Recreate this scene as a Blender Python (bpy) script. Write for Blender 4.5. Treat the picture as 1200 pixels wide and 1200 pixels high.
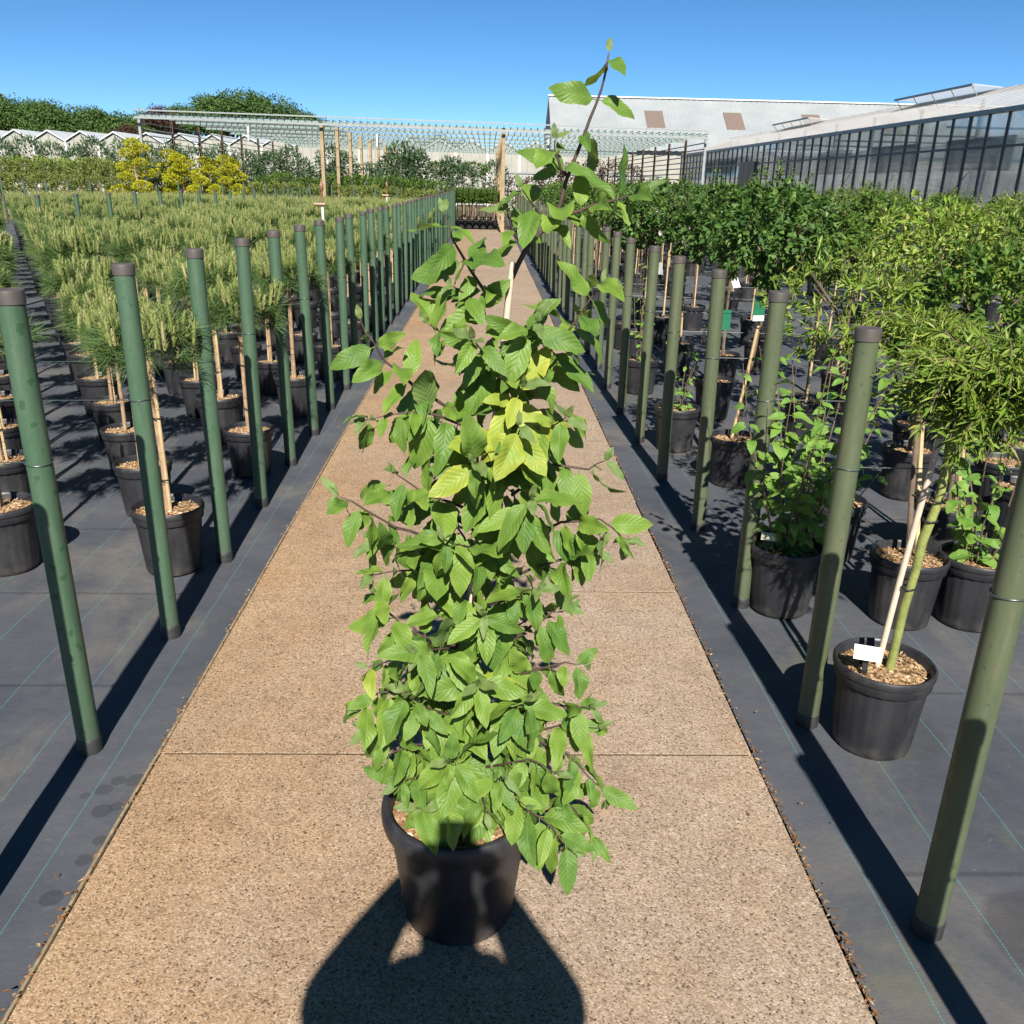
import bpy, bmesh, math, random
import numpy as np
from mathutils import Vector, Matrix

for o in list(bpy.data.objects):
    bpy.data.objects.remove(o, do_unlink=True)
scene = bpy.context.scene
COL = scene.collection
R = math.radians

# ------------------------------------------------------------------ camera
CAM_H = 1.6
PITCH, YAW, ROLL = 0.358327, 0.032882, 0.022026
fw = Vector((math.sin(YAW)*math.cos(PITCH), math.cos(YAW)*math.cos(PITCH), -math.sin(PITCH)))
rt = Vector((math.cos(YAW), -math.sin(YAW), 0))
up = rt.cross(fw)
rt2 = math.cos(ROLL)*rt + math.sin(ROLL)*up
up2 = -math.sin(ROLL)*rt + math.cos(ROLL)*up
cam_d = bpy.data.cameras.new('camera')
cam_d.sensor_width = 36.0
cam_d.lens = 1028.4665/1200*36.0
cam_d.clip_start = 0.02
cam_d.clip_end = 2000
cam = bpy.data.objects.new('camera', cam_d)
COL.objects.link(cam)
cam.matrix_world = Matrix(((rt2.x, up2.x, -fw.x, 0), (rt2.y, up2.y, -fw.y, 0), (rt2.z, up2.z, -fw.z, CAM_H), (0, 0, 0, 1)))
scene.camera = cam

# ------------------------------------------------------------------ sky and sun
SUN_EL, SUN_AZ = R(40.3), R(-2.3)          # light travels towards +Y, a touch to -X
world = bpy.data.worlds.new('World')
scene.world = world
world.use_nodes = True
wn = world.node_tree
wn.nodes.clear()
wo = wn.nodes.new('ShaderNodeOutputWorld')
bg = wn.nodes.new('ShaderNodeBackground')
sk = wn.nodes.new('ShaderNodeTexSky')
sk.sky_type = 'NISHITA'
sk.sun_disc = False
sk.sun_elevation = SUN_EL
sk.sun_rotation = math.pi - SUN_AZ
sk.altitude = 4000
sk.air_density = 0.7
sk.dust_density = 0.0
sk.ozone_density = 3.0
bg.inputs['Strength'].default_value = 0.059
hsv = wn.nodes.new('ShaderNodeHueSaturation')
hsv.inputs['Hue'].default_value = 0.492
hsv.inputs['Saturation'].default_value = 1.18
wn.links.new(sk.outputs[0], hsv.inputs['Color'])
wn.links.new(hsv.outputs[0], bg.inputs['Color'])
wn.links.new(bg.outputs[0], wo.inputs['Surface'])
sun_d = bpy.data.lights.new('sun', 'SUN')
sun_d.energy = 5.0
sun_d.angle = R(0.53)
sun_d.color = (1.0, 0.95, 0.87)
sun = bpy.data.objects.new('sun', sun_d)
COL.objects.link(sun)
sdir = Vector((math.sin(SUN_AZ)*math.cos(SUN_EL), math.cos(SUN_AZ)*math.cos(SUN_EL), -math.sin(SUN_EL)))
sun.rotation_euler = sdir.to_track_quat('-Z', 'Y').to_euler()
sun.location = (0, -20, 30)
scene.view_settings.view_transform = 'Standard'
scene.view_settings.look = 'None'
scene.view_settings.gamma = 1.0
scene.view_settings.use_curve_mapping = False
scene.view_settings.exposure = 1.25

# ------------------------------------------------------------------ materials
ALBEDO = 0.69       # all paints, leaves and stones below are given relative to a white of 0.69
class NT:
    """tiny node-graph helper"""
    def __init__(s, name):
        s.m = bpy.data.materials.new(name)
        s.m.use_nodes = True
        s.t = s.m.node_tree
        s.b = s.t.nodes['Principled BSDF']
        s.out = s.t.nodes['Material Output']
    def n(s, typ, **kw):
        x = s.t.nodes.new('ShaderNode' + typ)
        for k, v in kw.items():
            setattr(x, k, v)
        return x
    def set(s, sock, v):
        if hasattr(v, 'is_output') or isinstance(v, bpy.types.NodeSocket):
            s.t.links.new(v, sock)
        elif isinstance(v, (tuple, list)) and len(v) == 3 and sock.type == 'RGBA':
            sock.default_value = (*v, 1)
        else:
            sock.default_value = v
    def coord(s, which='Object'):
        return s.n('TexCoord').outputs[which]
    def mapping(s, vec, scale=(1, 1, 1), loc=(0, 0, 0)):
        x = s.n('Mapping')
        s.set(x.inputs['Vector'], vec)
        x.inputs['Scale'].default_value = scale
        x.inputs['Location'].default_value = loc
        return x.outputs[0]
    def noise(s, vec, scale, detail=3, rough=0.55, dist=0.0):
        x = s.n('TexNoise')
        s.set(x.inputs['Vector'], vec)
        x.inputs['Scale'].default_value = scale
        x.inputs['Detail'].default_value = detail
        x.inputs['Roughness'].default_value = rough
        x.inputs['Distortion'].default_value = dist
        return x.outputs['Fac']
    def voro(s, vec, scale, out='Color', feature='F1', rnd=1.0):
        x = s.n('TexVoronoi', feature=feature)
        s.set(x.inputs['Vector'], vec)
        x.inputs['Scale'].default_value = scale
        x.inputs['Randomness'].default_value = rnd
        return x.outputs[out]
    def ramp(s, fac, stops):
        x = s.n('ValToRGB')
        s.set(x.inputs[0], fac)
        e = x.color_ramp.elements
        while len(e) < len(stops):
            e.new(0.5)
        for el, (p, c) in zip(e, stops):
            el.position = p
            el.color = (*c, 1) if not isinstance(c, (int, float)) else (c, c, c, 1)
        return x.outputs[0]
    def mix(s, fac, a, b, blend='MIX'):
        x = s.n('Mix', data_type='RGBA', blend_type=blend)
        s.set(x.inputs[0], fac)
        s.set(x.inputs[6], a)
        s.set(x.inputs[7], b)
        return x.outputs[2]
    def math(s, op, a, b=0.0, c=None, clamp=False):
        x = s.n('Math', operation=op, use_clamp=clamp)
        s.set(x.inputs[0], a)
        s.set(x.inputs[1], b)
        if c is not None:
            s.set(x.inputs[2], c)
        return x.outputs[0]
    def sep(s, vec):
        x = s.n('SeparateXYZ')
        s.set(x.inputs[0], vec)
        return x.outputs
    def bump(s, h, strength=0.3, dist=0.01):
        x = s.n('Bump')
        s.set(x.inputs['Height'], h)
        x.inputs['Strength'].default_value = strength
        x.inputs['Distance'].default_value = dist
        s.t.links.new(x.outputs[0], s.b.inputs['Normal'])
        return x.outputs[0]
    def dim(s, c):
        return s.mix(1.0, c, (ALBEDO,)*3, 'MULTIPLY')
    def col(s, c):
        s.set(s.b.inputs['Base Color'], s.dim(c))
    def rough(s, v, spec=0.5):
        s.set(s.b.inputs['Roughness'], v)
        s.b.inputs['Specular IOR Level'].default_value = spec
    def translucent(s, colour, fac):
        tr = s.n('BsdfTranslucent')
        s.set(tr.inputs['Color'], s.dim(colour))
        ms = s.n('MixShader')
        ms.inputs[0].default_value = fac
        s.t.links.new(s.b.outputs[0], ms.inputs[1])
        s.t.links.new(tr.outputs[0], ms.inputs[2])
        s.t.links.new(ms.outputs[0], s.out.inputs[0])

def plain(name, c, rough=0.6, spec=0.4, var=0.25, scale=8.0, metal=0.0, bump=0.0):
    k = NT(name)
    f = k.noise(k.coord(), scale, 4)
    k.col(k.ramp(f, [(0.3, tuple(x*(1-var) for x in c)), (0.7, tuple(min(1, x*(1+var)) for x in c))]))
    k.rough(rough, spec)
    k.b.inputs['Metallic'].default_value = metal
    if bump:
        k.bump(k.noise(k.coord(), scale*6, 3), bump, 0.004)
    return k.m

def leafmat(name, c1, c2, c3=None, trans=0.3, rough=0.5, spec=0.25):
    """foliage for joined crowns: each leaf (mesh island) takes its own tone"""
    k = NT(name)
    rnd = k.n('NewGeometry').outputs['Random Per Island']
    oi = k.n('ObjectInfo').outputs['Random']
    stops = [(0.0, c1), (0.75, c2)] + ([(1.0, c3)] if c3 else [])
    c = k.ramp(rnd, stops)
    c = k.mix(k.math('MULTIPLY', oi, 0.35), c, tuple(x*0.72 for x in c1))
    k.col(c)
    k.rough(rough, spec)
    k.translucent(k.mix(0.35, c, (0.30, 0.42, 0.03)), trans)
    return k.m

def m_concrete():
    k = NT('exposed_aggregate_concrete')
    o = k.n('NewGeometry').outputs['Position']
    cell = k.voro(o, 230.0)
    cs = k.sep(cell)
    peb = k.ramp(cs[0], [(0.0, (0.11, 0.082, 0.060)), (0.10, (0.290, 0.216, 0.150)), (0.42, (0.400, 0.300, 0.208)), (0.72, (0.465, 0.356, 0.255)), (0.90, (0.57, 0.475, 0.375)), (1.0, (0.35, 0.225, 0.14))])
    cell2 = k.sep(k.voro(o, 95.0))
    d2 = k.voro(o, 95.0, 'Distance')
    big = k.math('MULTIPLY', k.math('GREATER_THAN', cell2[1], 0.86), k.math('LESS_THAN', d2, 0.30))
    bigc = k.ramp(cell2[2], [(0.0, (0.07, 0.05, 0.035)), (0.5, (0.22, 0.15, 0.10)), (1.0, (0.46, 0.36, 0.26))])
    c = k.mix(big, peb, bigc)
    st = k.noise(o, 1.3, 5, 0.6, 0.6)
    c = k.mix(k.ramp(st, [(0.35, 0.0), (0.65, 0.55)]), c, k.mix(1.0, c, (0.80, 0.74, 0.72), 'MULTIPLY'))
    st2 = k.noise(k.mapping(o, (1, 1, 1), (3.1, 7.7, 0)), 2.4, 6, 0.65)
    c = k.mix(k.ramp(st2, [(0.5, 0.0), (0.72, 0.55)]), c, k.mix(1.0, c, (1.08, 0.93, 0.72), 'MULTIPLY'))
    st3 = k.noise(k.mapping(o, (1, 1, 1), (9.1, 2.7, 0)), 5.5, 5, 0.7)
    c = k.mix(k.ramp(st3, [(0.60, 0.0), (0.74, 0.45)]), c, k.mix(1.0, c, (0.55, 0.50, 0.48), 'MULTIPLY'))
    # rusty tint down the pine side, grey wear along the middle, dark pits
    px = k.sep(o)[0]
    edge = k.math('ADD', px, k.math('MULTIPLY', k.math('SUBTRACT', k.noise(k.mapping(o, (1, 1, 1), (1.7, 5.1, 0)), 1.1, 4, 0.6), 0.5), 1.6))
    c = k.mix(k.ramp(k.math('ADD', k.math('MULTIPLY', edge, -0.6), 0.1), [(0.15, 0.0), (0.65, 0.75)]), c, k.mix(1.0, c, (1.04, 0.88, 0.66), 'MULTIPLY'))
    gw = k.noise(k.mapping(o, (1.6, 0.5, 1), (6.1, 0.4, 0)), 1.5, 5, 0.6)
    c = k.mix(k.ramp(gw, [(0.48, 0.0), (0.70, 0.6)]), c, k.mix(1.0, c, (0.86, 0.90, 0.98), 'MULTIPLY'))
    pit = k.noise(o, 150, 2, 0.5)
    c = k.mix(k.ramp(pit, [(0.66, 0.0), (0.71, 0.7)]), c, (0.07, 0.05, 0.035))
    mott = k.noise(k.mapping(o, (1, 1, 1), (2.2, 2.7, 0)), 9.0, 5, 0.7)
    c = k.mix(k.ramp(mott, [(0.35, 0.35), (0.6, 0.0)]), c, k.mix(1.0, c, (0.62, 0.60, 0.58), 'MULTIPLY'))
    oi = k.n('ObjectInfo').outputs['Random']
    c = k.mix(k.math('MULTIPLY', oi, 0.30), c, k.mix(1.0, c, (0.78, 0.76, 0.76), 'MULTIPLY'))
    k.col(c)
    k.rough(0.85, 0.25)
    d = k.voro(o, 230.0, 'Distance')
    h = k.math('ADD', k.math('MULTIPLY', d, -0.8), k.math('MULTIPLY', k.noise(o, 260, 2), 0.6))
    k.bump(h, 0.45, 0.0025)
    return k.m

def m_cloth():
    k = NT('woven_ground_cloth')
    o = k.n('NewGeometry').outputs['Position']
    s = k.sep(o)
    base = k.ramp(k.noise(o, 1.7, 6, 0.62), [(0.28, (0.056, 0.062, 0.077)), (0.55, (0.086, 0.091, 0.105)), (0.8, (0.130, 0.128, 0.130))])
    # dusty sand and algae patches
    ds = k.noise(k.mapping(o, (1.1, 0.7, 1), (4.4, 1.2, 0)), 1.25, 7, 0.68, 0.5)
    base = k.mix(k.ramp(ds, [(0.52, 0.0), (0.72, 0.65)]), base, (0.21, 0.185, 0.145))
    al = k.noise(k.mapping(o, (1, 1, 1), (14.4, 8.2, 0)), 1.0, 7, 0.7, 0.4)
    right = k.math('GREATER_THAN', s[0], 0.0)
    base = k.mix(k.math('MULTIPLY', right, k.ramp(al, [(0.56, 0.0), (0.70, 0.55)])), base, (0.16, 0.155, 0.07))
    sp = k.noise(o, 36, 3, 0.6)
    base = k.mix(k.ramp(sp, [(0.66, 0.0), (0.74, 0.35)]), base, (0.20, 0.17, 0.13))
    # round marks left by lifted pots
    wob = k.math('MULTIPLY', k.math('SUBTRACT', k.noise(o, 9, 4), 0.5), 0.05)
    for (cx, cy, r, amt, c) in ((1.33, 1.52, 0.16, 0.5, (0.045, 0.042, 0.045)), (1.30, 2.33, 0.165, 0.45, (0.05, 0.05, 0.052)), (2.05, 4.05, 0.15, 0.5, (0.045, 0.045, 0.05)),
                             (-1.62, 2.45, 0.15, 0.35, (0.05, 0.055, 0.075)), (-1.78, 2.06, 0.16, 0.35, (0.05, 0.055, 0.075)), (2.2, 2.6, 0.15, 0.4, (0.05, 0.05, 0.055)),
                             (-0.985, 2.105, 0.030, 0.5, (0.035, 0.036, 0.04)), (-1.035, 2.10, 0.022, 0.5, (0.035, 0.036, 0.04)), (-1.06, 2.06, 0.024, 0.45, (0.035, 0.036, 0.04)),
                             (-1.03, 1.97, 0.030, 0.5, (0.035, 0.036, 0.04)), (-1.00, 1.99, 0.02, 0.45, (0.035, 0.036, 0.04)), (-0.99, 1.86, 0.02, 0.5, (0.035, 0.036, 0.04)),
                             (-1.00, 1.79, 0.022, 0.5, (0.035, 0.036, 0.04)), (-1.02, 1.66, 0.028, 0.55, (0.035, 0.036, 0.04)), (-1.10, 2.03, 0.014, 0.45, (0.035, 0.036, 0.04))):
        dx = k.math('SUBTRACT', s[0], cx)
        dy = k.math('SUBTRACT', s[1], cy)
        d = k.math('SQRT', k.math('ADD', k.math('MULTIPLY', dx, dx), k.math('MULTIPLY', dy, dy)))
        d = k.math('ADD', d, k.math('MULTIPLY', wob, min(1.0, r*17)))
        f = k.ramp(k.math('DIVIDE', d, r), [(0.86, amt), (1.0, 0.0)])
        base = k.mix(f, base, c)
    # pale turquoise marker threads, parallel to the path
    wv = k.math('MULTIPLY', k.math('SUBTRACT', k.noise(k.mapping(o, (1, 1, 0)), 1.6, 2), 0.5), 0.016)
    xx = k.math('ADD', k.math('ADD', k.math('ABSOLUTE', k.math('ADD', s[0], 0.062)), -1.023), wv)
    fr = k.math('ABSOLUTE', k.math('SUBTRACT', k.math('FRACT', k.math('ADD', k.math('DIVIDE', xx, 0.229), 0.5)), 0.5))
    stitch = k.ramp(k.math('SINE', k.math('MULTIPLY', s[1], 700)), [(0.2, 0.35), (0.7, 1.0)])
    th = k.math('MULTIPLY', k.math('LESS_THAN', fr, 0.0062), stitch)
    base = k.mix(k.math('MULTIPLY', th, 0.85), base, (0.06, 0.30, 0.30))
    k.col(base)
    k.rough(0.62, 0.35)
    w = k.math('ADD', k.noise(k.mapping(o, (1, 12, 1)), 60, 2), k.noise(k.mapping(o, (12, 1, 1)), 60, 2))
    h = k.math('ADD', k.math('MULTIPLY', w, 0.35), k.math('MULTIPLY', k.noise(o, 14, 4), 2.2))
    h = k.math('ADD', h, k.math('MULTIPLY', k.noise(k.mapping(o, (1, 0.35, 1)), 5, 3), 3.0))
    k.bump(h, 0.45, 0.005)
    return k.m

def m_soil():
    k = NT('bark_mulch')
    o = k.coord()
    c = k.ramp(k.sep(k.voro(o, 90))[0], [(0.0, (0.12, 0.065, 0.03)), (0.35, (0.30, 0.18, 0.09)), (0.7, (0.45, 0.29, 0.15)), (0.95, (0.55, 0.40, 0.24))])
    k.col(c)
    k.rough(0.95, 0.1)
    k.bump(k.noise(o, 120, 3), 0.8, 0.01)
    return k.m

def m_chip():
    k = NT('bark_chip')
    r = k.n('NewGeometry').outputs['Random Per Island']
    k.col(k.ramp(r, [(0.0, (0.10, 0.05, 0.025)), (0.3, (0.30, 0.17, 0.085)), (0.6, (0.48, 0.31, 0.16)), (0.9, (0.60, 0.44, 0.27)), (1.0, (0.70, 0.64, 0.55))]))
    k.rough(0.9, 0.15)
    return k.m

def m_pot():
    k = NT('black_pot_plastic')
    o = k.coord()
    n = k.noise(k.mapping(o, (1, 1, 0.35)), 16, 4, 0.6)
    c = k.ramp(n, [(0.3, (0.018, 0.018, 0.021)), (0.75, (0.034, 0.034, 0.038))])
    z = k.sep(o)[2]
    dirt = k.math('MULTIPLY', k.ramp(z, [(0.0, 1.0), (0.05, 0.0)]), k.ramp(k.noise(o, 20, 4), [(0.4, 0.0), (0.7, 0.7)]))
    c = k.mix(dirt, c, (0.13, 0.11, 0.085))
    du = k.noise(k.mapping(o, (1, 1, 0.5)), 7, 6, 0.7)
    c = k.mix(k.ramp(du, [(0.50, 0.0), (0.75, 0.35)]), c, (0.12, 0.11, 0.095))
    sc = k.noise(k.mapping(o, (6, 6, 60)), 3, 3)
    c = k.mix(k.ramp(sc, [(0.66, 0.0), (0.75, 0.25)]), c, (0.10, 0.10, 0.105))
    k.col(c)
    k.rough(k.ramp(n, [(0.2, 0.36), (0.8, 0.54)]), 0.30)
    return k.m

def m_post(name, a, b, streak, dark, spot=55, thr=0.66):
    k = NT(name)
    o = k.coord()
    oi = k.n('ObjectInfo').outputs['Random']
    off = k.n('CombineXYZ')
    k.set(off.inputs[2], k.math('MULTIPLY', oi, 37.0))
    ad = k.n('VectorMath', operation='ADD')
    k.set(ad.inputs[0], o)
    k.set(ad.inputs[1], off.outputs[0])
    v = ad.outputs[0]
    c = k.ramp(k.noise(k.mapping(v, (1, 1, 0.12)), 26, 4, 0.6), [(0.3, a), (0.7, b)])
    c = k.mix(k.math('MULTIPLY', k.ramp(k.noise(k.mapping(v, (3, 3, 0.3)), 14, 4, 0.65), [(0.52, 0.0), (0.72, 1.0)]), 0.6), c, streak)
    spk = k.ramp(k.noise(v, spot, 3, 0.5), [(thr, 0.0), (thr+0.04, 0.75)])
    c = k.mix(spk, c, dark)
    z = k.sep(o)[2]
    c = k.mix(k.math('MULTIPLY', k.ramp(z, [(0.0, 1.0), (0.18, 0.0)]), 0.4), c, (0.09, 0.09, 0.07))
    k.col(c)
    k.rough(k.ramp(k.noise(v, 30, 2), [(0.3, 0.42), (0.7, 0.65)]), 0.30)
    return k.m

def m_bigleaf(name, top1, top2, edge, vein, trans=0.32, tcol=(0.34, 0.46, 0.03)):
    k = NT(name)
    uv = k.sep(k.coord('UV'))
    u, v = uv[0], k.math('MULTIPLY', k.math('ABSOLUTE', k.math('SUBTRACT', uv[1], 0.5)), 2.0)
    oi = k.math('FRACT', k.math('ADD', k.n('ObjectInfo').outputs['Random'], k.math('MULTIPLY', k.n('NewGeometry').outputs['Random Per Island'], 3.7)))
    c = k.mix(oi, top1, top2)
    nz = k.noise(k.coord(), 45, 4, 0.6)
    c = k.mix(k.ramp(nz, [(0.3, 0.35), (0.75, 0.0)]), c, tuple(x*0.62 for x in top1))
    c = k.mix(k.math('MULTIPLY', k.ramp(v, [(0.55, 0.0), (1.0, 1.0)]), k.math('MULTIPLY', oi, 0.8)), c, edge)
    bl = k.noise(k.coord(), 9, 5, 0.7)
    c = k.mix(k.math('MULTIPLY', k.ramp(bl, [(0.66, 0.0), (0.72, 1.0)]), 0.5), c, (0.20, 0.17, 0.05))
    c = k.mix(k.math('MULTIPLY', k.ramp(k.noise(k.coord(), 3.0, 3), [(0.35, 1.0), (0.65, 0.0)]), 0.35), c, edge)
    mid = k.ramp(v, [(0.02, 1.0), (0.075, 0.0)])
    s = k.math('SUBTRACT', k.math('MULTIPLY', u, 8.5), k.math('MULTIPLY', k.math('POWER', v, 0.85), 2.3))
    fr = k.math('ABSOLUTE', k.math('SUBTRACT', k.math('FRACT', s), 0.5))
    side = k.ramp(fr, [(0.02, 1.0), (0.11, 0.0)])
    vm = k.math('MAXIMUM', mid, k.math('MULTIPLY', side, 0.7))
    c = k.mix(k.math('MULTIPLY', vm, 0.26), c, vein)
    geo = k.n('NewGeometry').outputs['Backfacing']
    c = k.mix(k.math('MULTIPLY', geo, 0.55), c, (0.22, 0.31, 0.12))
    k.col(c)
    k.rough(0.48, 0.28)
    h = k.math('SUBTRACT', k.math('MULTIPLY', k.ramp(fr, [(0.0, 0.0), (0.5, 1.0)]), 1.0), k.math('MULTIPLY', mid, 0.8))
    h = k.math('ADD', h, k.math('MULTIPLY', k.noise(k.coord(), 160, 2), 0.5))
    k.bump(h, 0.32, 0.0020)
    k.translucent(k.mix(0.5, c, tcol), trans)
    return k.m

def m_glass(name, tint=(0.82, 0.90, 0.93), mixf=0.12):
    k = NT(name)
    tr = k.n('BsdfTransparent')
    tr.inputs[0].default_value = (*tint, 1)
    gl = k.n('BsdfGlossy')
    gl.inputs['Roughness'].default_value = 0.05
    f = k.n('LayerWeight')
    f.inputs['Blend'].default_value = 0.25
    # pale scattering film lightens the panes, standing in for the sunlit interior
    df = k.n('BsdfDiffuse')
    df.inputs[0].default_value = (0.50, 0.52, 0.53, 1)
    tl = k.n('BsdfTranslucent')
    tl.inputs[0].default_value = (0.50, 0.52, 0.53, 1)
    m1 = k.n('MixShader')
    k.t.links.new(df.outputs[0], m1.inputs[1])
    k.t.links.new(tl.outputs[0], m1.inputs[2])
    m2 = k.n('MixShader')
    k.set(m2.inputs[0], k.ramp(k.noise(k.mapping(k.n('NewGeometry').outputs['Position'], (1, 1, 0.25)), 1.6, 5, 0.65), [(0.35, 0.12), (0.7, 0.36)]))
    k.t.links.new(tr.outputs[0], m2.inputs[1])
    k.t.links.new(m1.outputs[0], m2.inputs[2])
    ms = k.n('MixShader')
    k.set(ms.inputs[0], k.math('ADD', k.math('MULTIPLY', f.outputs['Fresnel'], 0.45), mixf))
    k.t.links.new(m2.outputs[0], ms.inputs[1])
    k.t.links.new(gl.outputs[0], ms.inputs[2])
    k.t.links.new(ms.outputs[0], k.out.inputs[0])
    return k.m

M = {}
M['concrete'] = m_concrete()
M['cloth'] = m_cloth()
M['soil'] = m_soil()
M['chip'] = m_chip()
M['pot'] = m_pot()
M['post_green'] = m_post('green_post_coating', (0.050, 0.100, 0.058), (0.072, 0.132, 0.078), (0.100, 0.148, 0.095), (0.030, 0.075, 0.040))
M['post_wet'] = m_post('wet_speckled_post_coating', (0.050, 0.100, 0.058), (0.072, 0.132, 0.078), (0.100, 0.148, 0.095), (0.022, 0.070, 0.025), 30, 0.60)
M['post_olive'] = m_post('olive_post_coating', (0.072, 0.098, 0.052), (0.108, 0.128, 0.070), (0.160, 0.140, 0.080), (0.055, 0.080, 0.045))
M['cap'] = plain('grey_brown_cap_plastic', (0.085, 0.072, 0.064), 0.45, 0.5, 0.2, 14)
M['sleeve'] = plain('black_sleeve_plastic', (0.030, 0.030, 0.030), 0.6, 0.4, 0.4, 30)
M['wire'] = plain('green_wire', (0.045, 0.07, 0.065), 0.4, 0.5, 0.2)
M['tie'] = plain('black_tie', (0.015, 0.015, 0.015), 0.5, 0.4, 0.2)
M['bamboo'] = plain('bamboo_cane', (0.52, 0.38, 0.20), 0.55, 0.35, 0.22, 14)
M['palewood'] = plain('pale_planed_stake', (0.62, 0.50, 0.38), 0.7, 0.25, 0.15, 18)
M['bark'] = plain('tan_pine_bark', (0.36, 0.24, 0.145), 0.85, 0.2, 0.3, 30, bump=0.6)
M['greenbark'] = plain('green_smooth_bark', (0.24, 0.27, 0.075), 0.55, 0.35, 0.3, 22, bump=0.4)
M['twig'] = plain('purple_brown_twig', (0.075, 0.045, 0.036), 0.6, 0.35, 0.35, 40)
M['greytwig'] = plain('grey_brown_branch', (0.15, 0.11, 0.075), 0.8, 0.2, 0.3, 20)
M['needle'] = leafmat('pine_needles', (0.070, 0.140, 0.045), (0.130, 0.215, 0.060), (0.20, 0.27, 0.08), 0.25)
M['candle'] = leafmat('pine_candles', (0.22, 0.285, 0.08), (0.37, 0.41, 0.14), (0.47, 0.42, 0.22), 0.25, 0.7, 0.1)
M['far_candle'] = leafmat('far_pine_candles', (0.23, 0.27, 0.09), (0.35, 0.37, 0.14), (0.41, 0.37, 0.19), 0.15, 0.7, 0.1)
M['leaf_dark'] = leafmat('dark_green_foliage', (0.050, 0.120, 0.028), (0.115, 0.225, 0.045), (0.21, 0.31, 0.07))
M['leaf_mid'] = leafmat('mid_green_foliage', (0.065, 0.145, 0.025), (0.14, 0.25, 0.04), (0.25, 0.33, 0.06))
M['leaf_lime'] = leafmat('lime_green_foliage', (0.13, 0.24, 0.03), (0.31, 0.44, 0.06), (0.48, 0.45, 0.13))
M['leaf_purple'] = leafmat('purple_brown_foliage', (0.045, 0.022, 0.016), (0.10, 0.045, 0.03), None, 0.2)
M['leaf_blueish'] = leafmat('conifer_foliage', (0.045, 0.095, 0.045), (0.095, 0.165, 0.070), (0.15, 0.21, 0.09), 0.15, 0.6, 0.2)
M['leaf_yellow_pad'] = leafmat('golden_conifer_foliage', (0.38, 0.39, 0.02), (0.56, 0.55, 0.03), (0.68, 0.62, 0.06), 0.2, 0.7, 0.1)
M['leaf_tree'] = leafmat('broadleaf_tree_foliage', (0.055, 0.115, 0.030), (0.105, 0.185, 0.045), (0.16, 0.24, 0.06), 0.25, 0.6, 0.2)
M['leaf_roundpine'] = leafmat('light_round_pine_foliage', (0.13, 0.18, 0.04), (0.24, 0.28, 0.075), (0.32, 0.31, 0.11), 0.2, 0.7, 0.1)
M['petal'] = plain('pale_pink_petal', (0.75, 0.60, 0.60), 0.6, 0.2, 0.1)
M['leaf'] = m_bigleaf('glossy_green_leaf', (0.075, 0.190, 0.028), (0.225, 0.365, 0.042), (0.26, 0.37, 0.07), (0.30, 0.42, 0.15))
M['leaf_pale'] = m_bigleaf('yellow_green_leaf', (0.24, 0.38, 0.05), (0.38, 0.46, 0.055), (0.55, 0.52, 0.07), (0.42, 0.52, 0.17), 0.34, (0.55, 0.55, 0.04))
M['leaf_young'] = m_bigleaf('grey_green_young_leaf', (0.140, 0.245, 0.062), (0.205, 0.320, 0.078), (0.20, 0.19, 0.09), (0.26, 0.29, 0.19), 0.25)
M['leaf_climber'] = m_bigleaf('bright_climber_leaf', (0.13, 0.29, 0.045), (0.22, 0.38, 0.06), (0.24, 0.40, 0.07), (0.30, 0.45, 0.15))
M['white_card'] = plain('white_label_card', (0.80, 0.80, 0.78), 0.5, 0.4, 0.04)
M['grey_print'] = plain('grey_label_print', (0.45, 0.45, 0.45), 0.6, 0.2, 0.1)
M['green_card'] = plain('green_label_card', (0.015, 0.15, 0.075), 0.45, 0.4, 0.15)
M['cream_card'] = plain('cream_label_card', (0.72, 0.68, 0.45), 0.5, 0.4, 0.05)
M['photo_card'] = plain('violet_photo_print', (0.25, 0.23, 0.34), 0.4, 0.4, 0.6, 60)
M['galv'] = plain('galvanised_steel', (0.34, 0.37, 0.36), 0.45, 0.5, 0.15, 10, 0.3)
M['galv_green'] = plain('greenish_steel_rod', (0.24, 0.31, 0.28), 0.5, 0.5, 0.2, 10, 0.2)
M['rust'] = plain('brown_steel', (0.11, 0.065, 0.038), 0.7, 0.3, 0.3, 12)
M['timber'] = plain('sawn_timber_post', (0.36, 0.27, 0.16), 0.8, 0.2, 0.2, 6)
M['white_paint'] = plain('white_painted_metal', (0.72, 0.72, 0.70), 0.5, 0.4, 0.06)
M['pale_panel'] = plain('pale_greenhouse_sheet', (0.38, 0.365, 0.31), 0.5, 0.4, 0.10, 1.2)
M['white_sheet'] = plain('white_greenhouse_roof', (0.60, 0.62, 0.62), 0.4, 0.5, 0.08, 1.0)
M['dark_frame'] = plain('dark_grey_metal_frame', (0.075, 0.080, 0.085), 0.45, 0.5, 0.2)
def m_whitewash():
    k = NT('whitewashed_roof_glass')
    c = k.ramp(k.noise(k.coord(), 0.9, 5, 0.65), [(0.3, (0.85, 0.81, 0.77)), (0.7, (1.0, 0.96, 0.92))])
    k.col(c)
    k.rough(0.5, 0.4)
    k.translucent((1.0, 1.0, 0.97), 0.45)
    sh = k.out.inputs[0].links[0].from_socket
    tp = k.n('BsdfTransparent')
    m3 = k.n('MixShader')
    m3.inputs[0].default_value = 0.55
    k.t.links.new(sh, m3.inputs[1])
    k.t.links.new(tp.outputs[0], m3.inputs[2])
    k.t.links.new(m3.outputs[0], k.out.inputs[0])
    return k.m
M['whitewash'] = m_whitewash()
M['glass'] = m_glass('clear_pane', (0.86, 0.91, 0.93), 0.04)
M['screen'] = plain('blue_grey_screen', (0.16, 0.19, 0.25), 0.7, 0.2, 0.15)
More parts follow.
